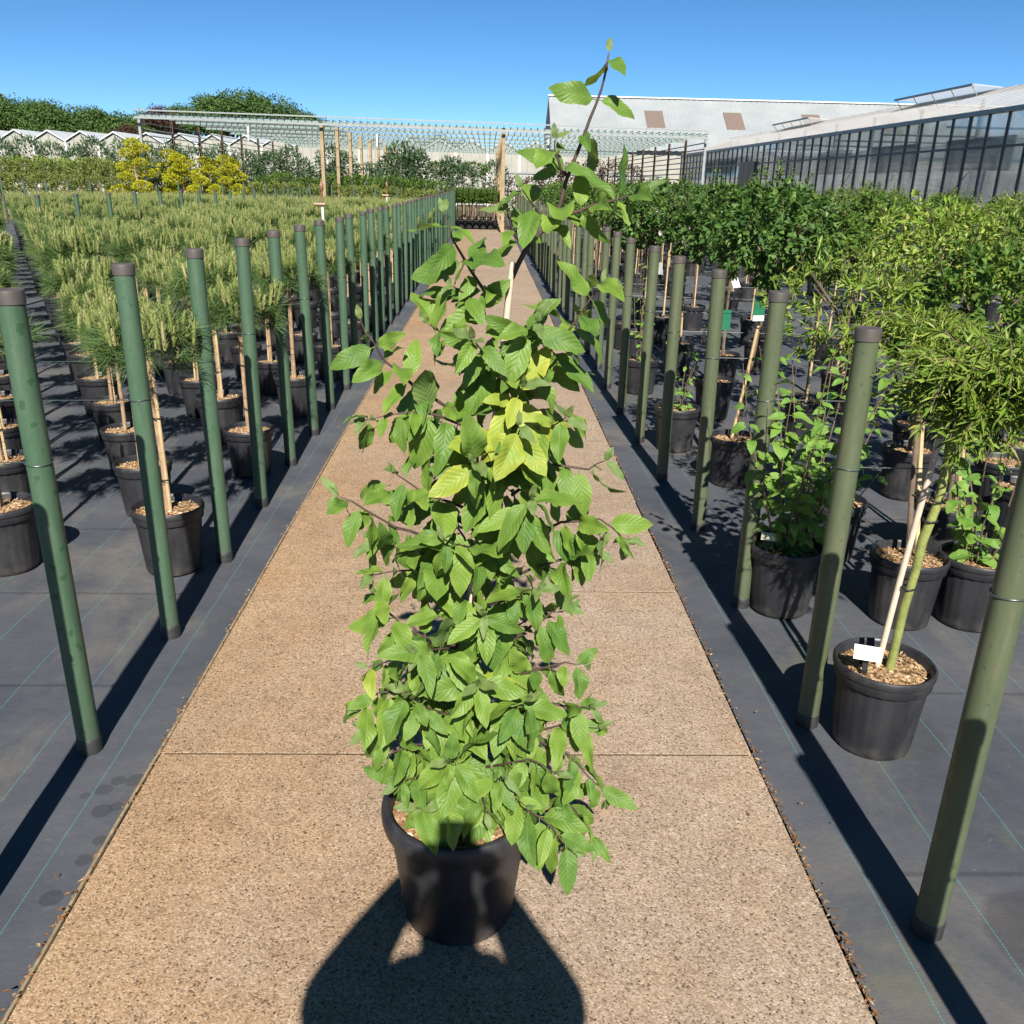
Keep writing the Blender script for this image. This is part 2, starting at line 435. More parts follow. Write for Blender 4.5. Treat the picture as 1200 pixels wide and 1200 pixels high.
M['block'] = plain('light_concrete_block', (0.42, 0.41, 0.38), 0.85, 0.2, 0.15, 3)
M['shed_wall'] = plain('blue_grey_cladding', (0.13, 0.17, 0.24), 0.6, 0.3, 0.1)
M['skylight'] = plain('brown_skylight_sheet', (0.19, 0.145, 0.12), 0.5, 0.4, 0.1)
M['litter'] = leafmat('dry_leaf_litter', (0.12, 0.055, 0.025), (0.32, 0.16, 0.07), (0.48, 0.36, 0.20), 0.1, 0.9, 0.1)
M['edge_strip'] = plain('weathered_edge_batten', (0.30, 0.23, 0.14), 0.85, 0.2, 0.35, 25)
M['joint'] = plain('dark_joint_dirt', (0.085, 0.065, 0.042), 0.95, 0.1, 0.4, 40)
M['skin'] = plain('skin', (0.55, 0.36, 0.27), 0.5, 0.4, 0.05)
M['jacket'] = plain('dark_blue_cotton', (0.05, 0.06, 0.10), 0.85, 0.2, 0.15, 40)
M['trousers'] = plain('grey_denim', (0.09, 0.10, 0.12), 0.85, 0.2, 0.15, 40)
M['hair'] = plain('brown_hair', (0.07, 0.045, 0.03), 0.6, 0.4, 0.3, 60)
M['shoe'] = plain('dark_leather', (0.05, 0.04, 0.035), 0.5, 0.4, 0.2)
M['phone'] = plain('black_phone_glass', (0.02, 0.02, 0.022), 0.2, 0.5, 0.05)
M['brass'] = plain('brown_brass', (0.22, 0.12, 0.05), 0.45, 0.5, 0.3, 30)

def m_roofing():
    k = NT('grey_corrugated_roofing')
    o = k.coord()
    s = k.sep(o)
    c = k.ramp(k.noise(o, 0.5, 4), [(0.3, (0.29, 0.315, 0.325)), (0.7, (0.35, 0.375, 0.38))])
    st = k.math('SINE', k.math('MULTIPLY', s[0], 12.0))
    k.col(c)
    k.rough(0.5, 0.4)
    k.bump(st, 0.5, 0.06)
    return k.m
M['roofing'] = m_roofing()

def m_ground():
    k = NT('bare_ground')
    o = k.coord()
    c = k.ramp(k.noise(o, 0.35, 7, 0.65), [(0.3, (0.07, 0.075, 0.04)), (0.5, (0.12, 0.10, 0.065)), (0.75, (0.17, 0.14, 0.10))])
    k.col(c)
    k.rough(0.95, 0.1)
    k.bump(k.noise(o, 12, 5), 0.6, 0.02)
    return k.m
M['ground'] = m_ground()

# ------------------------------------------------------------------ mesh helpers
class MB:
    def __init__(s):
        s.v, s.f, s.m, s.uv, s.n = [], [], [], [], 0
    def add(s, verts, faces, mi=0):
        b = s.n
        s.v.extend(tuple(map(float, p)) for p in verts)
        s.n += len(verts)
        for f in faces:
            s.f.append(tuple(int(i)+b for i in f))
            s.m.append(mi)
        return s
    def box(s, x0, x1, y0, y1, z0, z1, mi=0):
        v = [(x0, y0, z0), (x1, y0, z0), (x1, y1, z0), (x0, y1, z0), (x0, y0, z1), (x1, y0, z1), (x1, y1, z1), (x0, y1, z1)]
        return s.add(v, [(0, 3, 2, 1), (4, 5, 6, 7), (0, 1, 5, 4), (1, 2, 6, 5), (2, 3, 7, 6), (3, 0, 4, 7)], mi)
    def tube(s, path, rad, n=8, mi=0, cap=True):
        P = [Vector(p) for p in path]
        if not isinstance(rad, (list, tuple)):
            rad = [rad]*len(P)
        ref = None
        vs = []
        for i, p in enumerate(P):
            t = (P[min(i+1, len(P)-1)] - P[max(i-1, 0)]).normalized()
            if ref is None:
                ref = t.orthogonal().normalized()
            ref = (ref - t*ref.dot(t)).normalized()
            w = t.cross(ref)
            for j in range(n):
                a = 2*math.pi*j/n
                vs.append(p + (ref*math.cos(a) + w*math.sin(a))*rad[i])
        fs = [(i*n+j, i*n+(j+1) % n, (i+1)*n+(j+1) % n, (i+1)*n+j) for i in range(len(P)-1) for j in range(n)]
        if cap:
            fs.append(tuple(reversed(range(n))))
            fs.append(tuple((len(P)-1)*n+j for j in range(n)))
        return s.add(vs, fs, mi)
    def lathe(s, prof, n=32, mi=0, rib=None, c=(0, 0, 0)):
        vs = []
        for r, z in prof:
            for j in range(n):
                a = 2*math.pi*j/n
                rr = r + (rib(r, z, a) if rib else 0)
                vs.append((c[0]+rr*math.cos(a), c[1]+rr*math.sin(a), c[2]+z))
        fs = [(i*n+j, i*n+(j+1) % n, (i+1)*n+(j+1) % n, (i+1)*n+j) for i in range(len(prof)-1) for j in range(n)]
        return s.add(vs, fs, mi)
    def prism(s, poly, axis, a0, a1, mi=0):
        """poly: list of 2-D points in the plane across axis ('x' or 'y')"""
        n = len(poly)
        f = (lambda p, t: (t, p[0], p[1])) if axis == 'x' else (lambda p, t: (p[0], t, p[1]))
        vs = [f(p, a0) for p in poly] + [f(p, a1) for p in poly]
        fs = [tuple(range(n)), tuple(reversed(range(n, 2*n)))] + [(i, (i+1) % n, n+(i+1) % n, n+i) for i in range(n)]
        return s.add(vs, fs, mi)
    def mesh(s, name, mats, smooth=True):
        return mk(name, s.v, s.f, mats, s.m, smooth)

def mk(name, v, f, mats, mi=None, smooth=True):
    me = bpy.data.meshes.new(name)
    me.from_pydata([tuple(p) for p in v], [], [tuple(q) for q in f])
    for m in (mats if isinstance(mats, (list, tuple)) else [mats]):
        me.materials.append(M[m])
    if mi is not None and len(me.polygons):
        me.polygons.foreach_set('material_index', list(mi))
    if smooth:
        me.polygons.foreach_set('use_smooth', [True]*len(me.polygons))
        try:
            me.set_sharp_from_angle(angle=R(38))
        except Exception:
            pass
    me.update()
    return me

def ob(name, me, parent=None, loc=(0, 0, 0), rot=(0, 0, 0), scale=None):
    o = bpy.data.objects.new(name, me)
    COL.objects.link(o)
    o.location = loc
    o.rotation_euler = rot
    if scale is not None:
        o.scale = scale if isinstance(scale, (tuple, list)) else (scale,)*3
    if parent:
        o.parent = parent
    return o

def tag(o, label=None, cat=None, group=None, kind=None):
    if label:
        o['label'] = label
    if cat:
        o['category'] = cat
    if group:
        o['group'] = group
    if kind:
        o['kind'] = kind
    return o

def thing(name, label, cat, loc=(0, 0, 0), rz=0.0, group=None):
    o = ob(name, None, None, loc, (0, 0, rz))
    o.empty_display_size = 0.1
    return tag(o, label, cat, group)

def copy_tree(o, loc, rz=0.0, scale=None, label=None, group=None, lean=(0, 0)):
    def rec(src, par):
        c = src.copy()
        COL.objects.link(c)
        c.parent = par
        for ch in KIDS.get(src.name, ()):
            rec(ch, c)
        return c
    c = rec(o, None)
    c.location = loc
    c.rotation_euler = (lean[0], lean[1], rz)
    if scale is not None:
        c.scale = (scale,)*3 if not isinstance(scale, (tuple, list)) else scale
    if label:
        c['label'] = label
    if group:
        c['group'] = group
    return c

KIDS = {}
def remember(o):
    """store the children of a prototype once so that copying stays fast"""
    KIDS[o.name] = list(o.children)
    for c in o.children:
        if c.children:
            remember(c)
    return o

def structure(o):
    o['kind'] = 'structure'
    return o

rng = np.random.default_rng(7)
random.seed(7)

def unit(a):
    return a/np.maximum(np.linalg.norm(a, axis=-1, keepdims=True), 1e-9)

def kites(pos, axis, nrm, L, W, fold=0.25):
    """N folded kite-shaped leaves -> verts, faces"""
    axis = unit(axis)
    nrm = unit(nrm - axis*(nrm*axis).sum(1, keepdims=True))
    side = np.cross(axis, nrm)
    L = np.asarray(L).reshape(-1, 1)
    W = np.asarray(W).reshape(-1, 1)
    a = pos
    m = pos + axis*L*0.42
    b = m + side*W*0.5 + nrm*W*fold*0.5
    c = m - side*W*0.5 + nrm*W*fold*0.5
    t = pos + axis*L - nrm*L*0.08
    v = np.stack([a, b, t, c], 1).reshape(-1, 3)
    i = np.arange(len(pos))[:, None]*4
    f = np.concatenate([i+np.array([[0, 1, 2]]), i+np.array([[0, 2, 3]])], 1).reshape(-1, 3)
    return v, f

def slivers(pos, axis, L, W):
    """N thin needle triangles"""
    axis = unit(axis)
    s = unit(np.cross(axis, rng.normal(size=axis.shape)))
    L = np.asarray(L).reshape(-1, 1)
    v = np.stack([pos+s*W, pos-s*W, pos+axis*L], 1).reshape(-1, 3)
    f = np.arange(len(pos)*3).reshape(-1, 3)
    return v, f

# ------------------------------------------------------------------ the setting
g = MB()
g.add([(-600, -60, -0.06), (600, -60, -0.06), (600, 900, -0.06), (-600, 900, -0.06)], [(0, 1, 2, 3)])
structure(ob('ground', g.mesh('ground', ['ground'], False)))

PL, PR = -0.944, 0.808
PATH_END = 33.4
def cloth(name, x0, x1, y0, y1):
    nx = 46
    xs = np.linspace(x0, x1, nx)
    near = np.arange(y0, min(y1, 9.0), 0.12)
    ys = np.concatenate([near, np.linspace(9.0, y1, 30)])
    X, Y = np.meshgrid(xs, ys)
    Z = 0.0045*(np.sin(X*5.1+Y*1.7)*np.sin(Y*3.3-X*2.2) + 0.6*np.sin(X*11+Y*7.3)*np.sin(Y*9.1)) - 0.006
    edge = np.minimum(np.abs(X-x0), np.abs(X-x1))
    Z -= 0.01*np.exp(-(edge/0.03)**2)
    v = np.stack([X, Y, Z], -1).reshape(-1, 3)
    f = [(j*nx+i, j*nx+i+1, (j+1)*nx+i+1, (j+1)*nx+i) for j in range(len(ys)-1) for i in range(nx-1)]
    structure(ob(name, mk(name, v, f, ['cloth'])))
cloth('ground_cloth', -22.0, PL-0.018, -3.0, 33.0)
cloth('ground_cloth', PR+0.018, 11.6, -3.0, 46.0)

path = structure(ob('path', MB().box(PL+0.01, PR-0.01, -3.3, PATH_END, -0.05, 0.0088).mesh('path', ['joint'], False)))
def slab_mesh(k):
    r = np.random.default_rng(50+k)
    b = bmesh.new()
    bmesh.ops.create_cube(b, size=1.0)
    for v in b.verts:
        v.co = Vector((v.co.x*(PR-PL), v.co.y*1.1085, v.co.z*0.10))
    bmesh.ops.bevel(b, geom=[e for e in b.edges], offset=0.0012, segments=1, affect='EDGES', profile=0.5)
    me = bpy.data.meshes.new('slab')
    b.to_mesh(me)
    b.free()
    me.materials.append(M['concrete'])
    return me
slabs = [slab_mesh(k) for k in range(1)]
y = 1.075 - 1.115*3
while y < PATH_END-0.6:
    yc = y + 1.115/2
    (ob("slab", slabs[0], path, ((PL+PR)/2 + random.uniform(-.003, .003), yc, -0.040 + random.uniform(-.0004, .0006)), (0, 0, random.uniform(-.0015, .0015))))
    y += 1.115

# litter caught along the slab edges, and the batten under the cloth edge
def litter(name, n, xc, sgn, label):
    y = rng.uniform(0.8, 1.0, n)**0.5
    y = 1.0 + 15*rng.uniform(0, 1, n)**1.8
    clump = 0.5+0.5*np.sin(y*5.3+xc*9)*np.sin(y*2.1)
    keep = rng.uniform(0, 1, n) < 0.35+0.65*clump
    y = y[keep]
    n = len(y)
    x = xc + rng.normal(0, 0.007, n) + sgn*0.004
    z = rng.uniform(-0.008, 0.010, n)
    far = rng.uniform(0, 1, n) < 0.02
    x = np.where(far, xc+rng.normal(0, 0.12, n), x)
    z = np.where(far & (np.abs(x-xc) > 0.02), np.where((x-xc)*sgn < 0, 0.013, 0.003), z)
    p = np.stack([x, y, z], 1)
    a = rng.normal(size=(n, 3))*[1, 1.3, 0.25]
    nn = np.array([0, 0, 1.0]) + rng.normal(size=(n, 3))*0.4
    v, f = kites(p, a, nn, rng.uniform(0.005, 0.018, n), rng.uniform(0.003, 0.009, n), 0.4)
    tag(ob(name, mk(name, v, f, ['litter'], None, False)), label, 'leaf litter', None, 'stuff')
litter('leaf_litter', 2400, PL-0.009, -1, 'dry brown leaf scraps caught between path edge and cloth beside the pines')
litter('leaf_litter', 2600, PR+0.009, 1, 'dry brown leaf scraps caught between path edge and cloth beside the leafy shrubs')
yy = 0.5
lb = MB()
pts = [(PL-0.012+0.002*math.sin(i*1.7), 0.4+i*0.5, 0.0015+0.002*math.sin(i*2.9)) for i in range(24)]
lb.tube(pts, 0.0055, 6)
tag(ob('edge_batten', lb.mesh('edge_batten', ['edge_strip'])), 'thin weathered batten along the path edge beside the pines', 'batten')

# ------------------------------------------------------------------ pots, soil
def pot_mesh(name, Rr, H, base, ribs=24, seg=72, lip=0.010):
    k = Rr/0.147
    prof = [(0.0, 0.004), (base-0.006, 0.0), (base, 0.006), (base+0.002, 0.02),
            (base+(Rr-0.012-base)*0.82, H*0.80), (Rr-0.0085, H*0.805), (Rr-0.006, H*0.815), (Rr-0.005, H*0.905), (Rr-0.001, H*0.915), (Rr, H*0.935),
            (Rr+0.0005, H*0.975), (Rr-0.003, H*0.995), (Rr-0.007, H), (Rr-lip, H*0.99), (Rr-lip-0.003, H*0.96), (Rr-lip-0.008, H*0.86), (Rr-lip-0.02, H*0.80)]
    def rib(r, z, a):
        if 0.015 < z < H*0.81:
            w = math.cos(a*ribs)
            return 0.0016*k*w - 0.003*max(0, math.cos(a*4)-0.93)/0.07*(1 if z < 0.03 else 0)
        return 0.0
    return MB().lathe(prof, seg, 0, rib).mesh(name, ['pot'])

def soil_mesh(name, rad, z, chips, seed, size=0.012):
    r = np.random.default_rng(seed)
    v, f = [], []
    nr, ns = 7, 28
    v.append((0, 0, z+0.012))
    for i in range(1, nr+1):
        for j in range(ns):
            a = 2*math.pi*j/ns
            rr = rad*i/nr
            v.append((rr*math.cos(a), rr*math.sin(a), z + 0.012*(1-(i/nr)**2) + r.normal()*0.0025))
    f += [(0, 1+j, 1+(j+1) % ns) for j in range(ns)]
    f += [(1+i*ns+j, 1+(i+1)*ns+j, 1+(i+1)*ns+(j+1) % ns, 1+i*ns+(j+1) % ns) for i in range(nr-1) for j in range(ns)]
    mi = [0]*len(f)
    n = chips
    rr = rad*0.97*np.sqrt(r.uniform(0, 1, n))
    a = r.uniform(0, 2*math.pi, n)
    p = np.stack([rr*np.cos(a), rr*np.sin(a), z+0.012*(1-(rr/rad)**2)+r.uniform(0.000, 0.006, n)], 1)
    ax = r.normal(size=(n, 3))*[1, 1, 0.35]
    nn = np.array([0, 0, 1.0])+r.normal(size=(n, 3))*0.5
    kv, kf = kites(p, ax, nn, r.uniform(0.6, 1.5, n)*size, r.uniform(0.35, 0.8, n)*size, 0.3)
    b = len(v)
    v += [tuple(q) for q in kv]
    f += [tuple(q+b) for q in kf]
    mi += [1]*len(kf)
    return mk(name, v, f, ['soil', 'chip'], mi, False)

POT = pot_mesh('nursery_pot', 0.147, 0.285, 0.112)
SOILS = [soil_mesh('mulch', 0.133, 0.252, 420, 3+i) for i in range(3)]

# ------------------------------------------------------------------ posts and wires
def post_proto(name, H, mat, label, cat, group, tie_z):
    t = thing(name, label, cat, (0, 0, 0), 0, group)
    ob('shaft', MB().tube([(0, 0, -0.12), (0, 0, 0.3), (0, 0, 0.7), (0, 0, H-0.012)], 0.0325, 28).mesh('shaft', [mat]), t)
    cp = MB().lathe([(0.0335, H-0.036), (0.0352, H-0.035), (0.0356, H-0.008), (0.0345, H-0.002), (0.031, H), (0.028, H-0.002), (0.0, H-0.003)], 28)
    ob('cap', cp.mesh('cap', ['cap']), t)
    sl = MB().lathe([(0.034, -0.1), (0.0352, 0.022), (0.034, 0.038), (0.0325, 0.040)], 28, 0, lambda r, z, a: 0.0006*math.sin(a*9+z*200))
    ob('base_sleeve', sl.mesh('base_sleeve', ['sleeve']), t)
    ring = MB().tube([(0.0345*math.cos(a), 0.0345*math.sin(a), tie_z+0.002*math.sin(a*2)) for a in np.linspace(0, 2*math.pi, 25)], 0.0017, 6, 0, False)
    ob('wire_tie', ring.mesh('wire_tie', ['wire']), t)
    return t
G1 = 'green posts along the pine field'
G2 = 'olive posts along the leafy standards'
ZT = 0.89
pp = post_proto('support_post', 1.335, 'post_green', 'dark green capped post in the row between the path and the potted pines', 'post', G1, ZT)
po = post_proto('support_post', 1.258, 'post_olive', 'weathered olive green capped post in the row between path and leafy shrubs', 'post', G2, 0.86)
remember(pp)
remember(po)
left_posts = [(-1.172, 2.241), (-1.170, 2.949), (-1.163, 3.643), (-1.172, 4.358), (-1.166, 5.062), (-1.155, 5.754)]
yy = 5.754
while yy < 31.5:
    yy += 0.705
    left_posts.append((-1.162+random.uniform(-.012, .012), yy+random.uniform(-.02, .02)))
left_posts.insert(0, (-1.170, 1.535))
for i, (x, y) in enumerate(left_posts):
    c = pp if i == 0 else copy_tree(pp, (0, 0, 0))
    if i == 1:
        sh = [q for q in c.children if q.name.startswith('shaft')][0]
        sh.data = sh.data.copy()
        sh.data.materials[0] = M['post_wet']
        c['label'] = 'dark green capped post splashed with wet spots, ahead of the first pine pots'
        del c['group']
    if i == 2:
        c['label'] = 'dark green capped post standing right in front of the corner pine pot'
        del c['group']
    lean = (random.uniform(-.010, .010), random.uniform(-.016, .016)) if i > 3 else ((0, 0), (0.0, -0.004), (0, -0.022), (0, -0.012))[i]
    c.location, c.rotation_euler = (x, y, -0.004), (lean[0], lean[1], random.uniform(0, 6))
right_posts = [(1.040, 0.705), (1.037, 1.545), (1.042, 2.382), (1.056, 3.227), (1.069, 4.07), (1.033, 4.86), (1.03, 5.665)]
yy = 5.665
while yy < 32:
    yy += 0.815
    right_posts.append((1.034+random.uniform(-.014, .014), yy+random.uniform(-.03, .03)))
for i, (x, y) in enumerate(right_posts):
    c = po if i == 0 else copy_tree(po, (0, 0, 0))
    lean = (random.uniform(-.012, .012), random.uniform(-.02, .02)) if i > 3 else ((0, 0), (0, 0.01), (0, 0.004), (0, 0.0))[i]
    c.location, c.rotation_euler = (x, y, -0.004), (lean[0], lean[1], random.uniform(0, 6))
# rows of posts inside and behind the pine field
G3 = 'posts standing among the pine crowns'
yy = 9.0
while yy < 31:
    copy_tree(pp, (-5.95+random.uniform(-.02, .02), yy, -0.004), random.uniform(0, 6), None, 'dark green post standing in the middle of the pine field, only its top showing', G3)
    yy += 1.15
for i in range(24):
    copy_tree(pp, (-19.6+i*0.72, 31.2, -0.004), random.uniform(0, 6), (1, 1, 1.06), 'dark green post in the cross row at the far edge of the pine field', 'cross row of posts behind the pines')

def wire(x0, x1, y, z, label, group):
    n = 10
    pts = [(x0+(x1-x0)*i/n, y+0.01*math.sin(i*1.3), z-0.035*math.sin(math.pi*i/n)) for i in range(n+1)]
    o = ob('training_wire', MB().tube([(p[0]-x0, p[1]-y, p[2]) for p in pts], 0.0016, 5).mesh('training_wire', ['wire']), None, (x0, y, 0))
    tag(o, label, 'wire', group)
for (x, y) in left_posts[:10]:
    wire(x, -5.95, y, ZT-0.004, 'thin wire strung from a green post across the pine pots', 'wires over the pine bed')
for (x, y) in right_posts[:9]:
    wire(x, 9.0, y, 0.856, 'thin green wire strung from an olive post across the shrub pots', 'wires over the shrub bed')

# ------------------------------------------------------------------ pines
def pine_crown(seed, tufts=76, per=36, candles=68):
    r = np.random.default_rng(seed)
    V, F, MI, b = [], [], [], 0
    def put(v, f, mi):
        nonlocal b
        V.append(v)
        F.append(np.asarray(f)+b)
        MI.extend([mi]*len(f))
        b += len(v)
    # needle tufts on short limbs
    th = r.uniform(0, 2*math.pi, tufts)
    el = r.uniform(-0.55, 0.95, tufts)
    rad = np.where(el < 0.25, r.uniform(0.10, 0.20, tufts), r.uniform(0.05, 0.16, tufts))
    d = np.stack([np.cos(th)*np.cos(el), np.sin(th)*np.cos(el), np.sin(el)], 1)
    c = d*rad[:, None]*[1.08, 1.08, 0.75]
    P = np.repeat(c, per, 0)
    D = np.repeat(d, per, 0)
    A = D*0.75 + r.normal(size=P.shape)*0.55 + [0, 0, 0.08]
    P = P + r.normal(size=P.shape)*0.010
    v, f = slivers(P, A, r.uniform(0.075, 0.135, len(P)), 0.0020)
    put(v, f, 0)
    # upright pale candles in whorls
    k = 0
    while k < candles:
        a, q = r.uniform(0, 2*math.pi), 0.185*math.sqrt(r.uniform(0.0, 1))
        base = np.array([q*math.cos(a), q*math.sin(a), 0.055+r.uniform(-.03, .05)-q*0.28])
        for w in range(int(r.integers(2, 5))):
            if k >= candles:
                break
            k += 1
            p0 = base + np.append(r.normal(size=2)*0.016, 0)
            L = r.uniform(0.065, 0.140)
            ax = unit(np.array([p0[0]*0.9, p0[1]*0.9, 1.0]) + np.append(r.normal(size=2)*0.10, 0))
            s1 = unit(np.cross(ax, [1, 0.3, 0]))
            s2 = np.cross(ax, s1)
            ns = 6
            vv, ff = [], []
            for t, rr in ((0, 0.0055), (0.25, 0.0085), (0.7, 0.0085), (0.93, 0.006)):
                for j in range(ns):
                    g_ = 2*math.pi*j/ns
                    vv.append(p0+ax*L*t+(s1*math.cos(g_)+s2*math.sin(g_))*rr)
            vv.append(p0+ax*L*1.02)
            for i in range(3):
                ff += [[(i*ns+j), (i*ns+(j+1) % ns), ((i+1)*ns+(j+1) % ns)] for j in range(ns)]
                ff += [[(i*ns+j), ((i+1)*ns+(j+1) % ns), ((i+1)*ns+j)] for j in range(ns)]
            ff += [[3*ns+j, 3*ns+(j+1) % ns, 4*ns] for j in range(ns)]
            put(np.array(vv), np.array(ff), 1)
            m = 34
            t = r.uniform(0.0, 1, m)[:, None]
            g_ = r.uniform(0, 2*math.pi, m)[:, None]
            rd = s1*np.cos(g_)+s2*np.sin(g_)
            v, f = slivers(p0+ax*L*t+rd*0.006, rd*0.6+ax*0.8, r.uniform(0.014, 0.032, m), 0.0024)
            put(v, f, 1)
    return mk('pine_crown', np.concatenate(V), np.concatenate(F), ['needle', 'candle'], MI, False)

PCROWNS = [pine_crown(11+i) for i in range(5)]
trunk = MB().tube([(0, 0, 0.24), (0.004, 0.003, 0.45), (-0.003, 0.002, 0.7), (0, 0, 0.93)], [0.0125, 0.012, 0.011, 0.012], 10).mesh('trunk', ['bark'])
cane = MB().tube([(0.020, -0.014, 0.22), (0.017, -0.013, 0.55), (0.013, -0.012, 0.90)], [0.0075, 0.0075, 0.007], 8)
for zz in (0.33, 0.52, 0.70):
    cane.lathe([(0.0078, -0.004), (0.0092, 0), (0.0078, 0.004)], 8, 0, None, (0.0185-0.007*(zz-0.3), -0.0135, zz))
cane = cane.mesh('stake', ['bamboo'])
tie_me = MB().tube([(0.009+0.021*math.cos(a), -0.006+0.018*math.sin(a), 0.0) for a in np.linspace(0, 2*math.pi, 13)], 0.0028, 6, 0, False).mesh('tie', ['tie'])
PINE_G = 'potted standard pines in the field'
PINE_L = 'staked standard pine with pale upright candles in a black pot'
ORD = ['first', 'second', 'third', 'fourth', 'fifth', 'sixth', 'seventh', 'eighth', 'ninth', 'tenth']
def rank_label(x):
    k = int(round((-1.355-x)/0.35))
    if k < 10:
        return 'staked pine with pale candles, black pot, %s rank of pots from the green post row' % ORD[k], 'pines in the %s rank from the posts' % ORD[k]
    return 'staked pine with pale candles, black pot, in the deep ranks beyond the tenth', 'pines in the deep ranks'
pines = []
for i in range(5):
    t = thing('potted_pine', PINE_L, 'pine', (0, 0, 0), 0, PINE_G)
    ob('pot', POT, t)
    ob('soil', SOILS[i % 3], t, (0, 0, 0), (0, 0, i))
    ob('trunk', trunk, t)
    ob('stake', cane, t, (0, 0, 0), (0, 0, i*1.3-0.5))
    ob('tie', tie_me, t, (0, 0, 0.40+0.03*(i % 2)), (0, 0, i*1.3-0.5))
    ob('tie', tie_me, t, (0, 0, 0.66), (0, 0, i*1.3-0.5))
    ob('crown', PCROWNS[i], t, (0, 0, 0.955), (0, 0, 0), 1.0+0.04*(i-2))
    pines.append(remember(t))
lat = []
for m in range(-16, 34):
    for k in range(0, 34):
        x, y = -1.355-0.35*k, 3.552+0.6725*k+1.345*m
        if not (2.9 < y < 30.2):
            continue
        if abs(x+5.95) < 0.2:
            continue
        # keep what the photograph shows: inside the view wedge (a little margin to the sides)
        if x < -0.60*y-0.9:
            continue
        lat.append((math.hypot(x, y), x, y))
lat.sort()
near, far = lat[:300], lat[300:]
used = set()
for i, (d, x, y) in enumerate(near):
    j = int(rng.integers(0, 5))
    s = rng.uniform(0.90, 1.07)
    loc = (x+rng.normal()*0.012, y+rng.normal()*0.012, -0.004)
    rz = rng.uniform(0, 6.28)
    if abs(x+1.355) < 0.02 and abs(y-3.552) < 0.02:
        loc, rz, s, j = (x, y, -0.004), 0.35, 1.02, 0
    if j not in used:
        used.add(j)
        c = pines[j]
        c.location, c.rotation_euler, c.scale = loc, (0, 0, rz), (s, s, s)
    else:
        c = copy_tree(pines[j], loc, rz, s)
    c['label'], c['group'] = rank_label(x)
# the remaining pines far down the field, too small to tell apart
def far_pine(seed):
    r = np.random.default_rng(seed)
    n = 60
    th, q = r.uniform(0, 6.28, n), 0.22*np.sqrt(r.uniform(0, 1, n))
    p = np.stack([q*np.cos(th), q*np.sin(th), r.uniform(-.08, .08, n)], 1)
    v1, f1 = slivers(p, p*[2, 2, 1]+r.normal(size=(n, 3))*0.12+[0, 0, .03], r.uniform(.08, .14, n), 0.006)
    n = 36
    th, q = r.uniform(0, 6.28, n), 0.2*np.sqrt(r.uniform(0, 1, n))
    p = np.stack([q*np.cos(th), q*np.sin(th), 0.04-q*0.25], 1)
    v2, f2 = kites(p, p*[.6, .6, 0]+[0, 0, .3]+r.normal(size=(n, 3))*0.03, np.array([0, -1.0, 0.3])+r.normal(size=(n, 3))*0.7, r.uniform(.11, .19, n), np.full(n, .02), .5)
    bx = MB().tube([(0, 0, .2), (0, 0, .95)], 0.013, 4)
    return v1, f1, v2, f2, np.array(bx.v), bx.f
fp = [far_pine(90+i) for i in range(4)]
potm = MB().lathe([(0.112, 0), (0.136, .24), (0.147, .25), (.147, .285), (.13, .285), (.13, .265), (0, .27)], 12)
potv, potf = np.array(potm.v), potm.f
V, F, MI, b = [], [], [], 0
for (d, x, y) in far:
    a = fp[int(rng.integers(0, 4))]
    for v, f, mi, dz in ((a[0], a[1], 0, .965), (a[2], a[3], 1, .965), (a[4], a[5], 2, 0), (potv, potf, 3, 0)):
        V.append(v+[x, y, dz-0.004])
        F += [tuple(int(i)+b for i in q) for q in f]
        MI += [mi]*len(f)
        b += len(v)
tag(ob('far_pines', mk('far_pines', np.concatenate(V), F, ['needle', 'far_candle', 'bark', 'pot'], MI, False)), 'far ranks of potted pines merging into one pale green mass', 'pines', None, 'stuff')

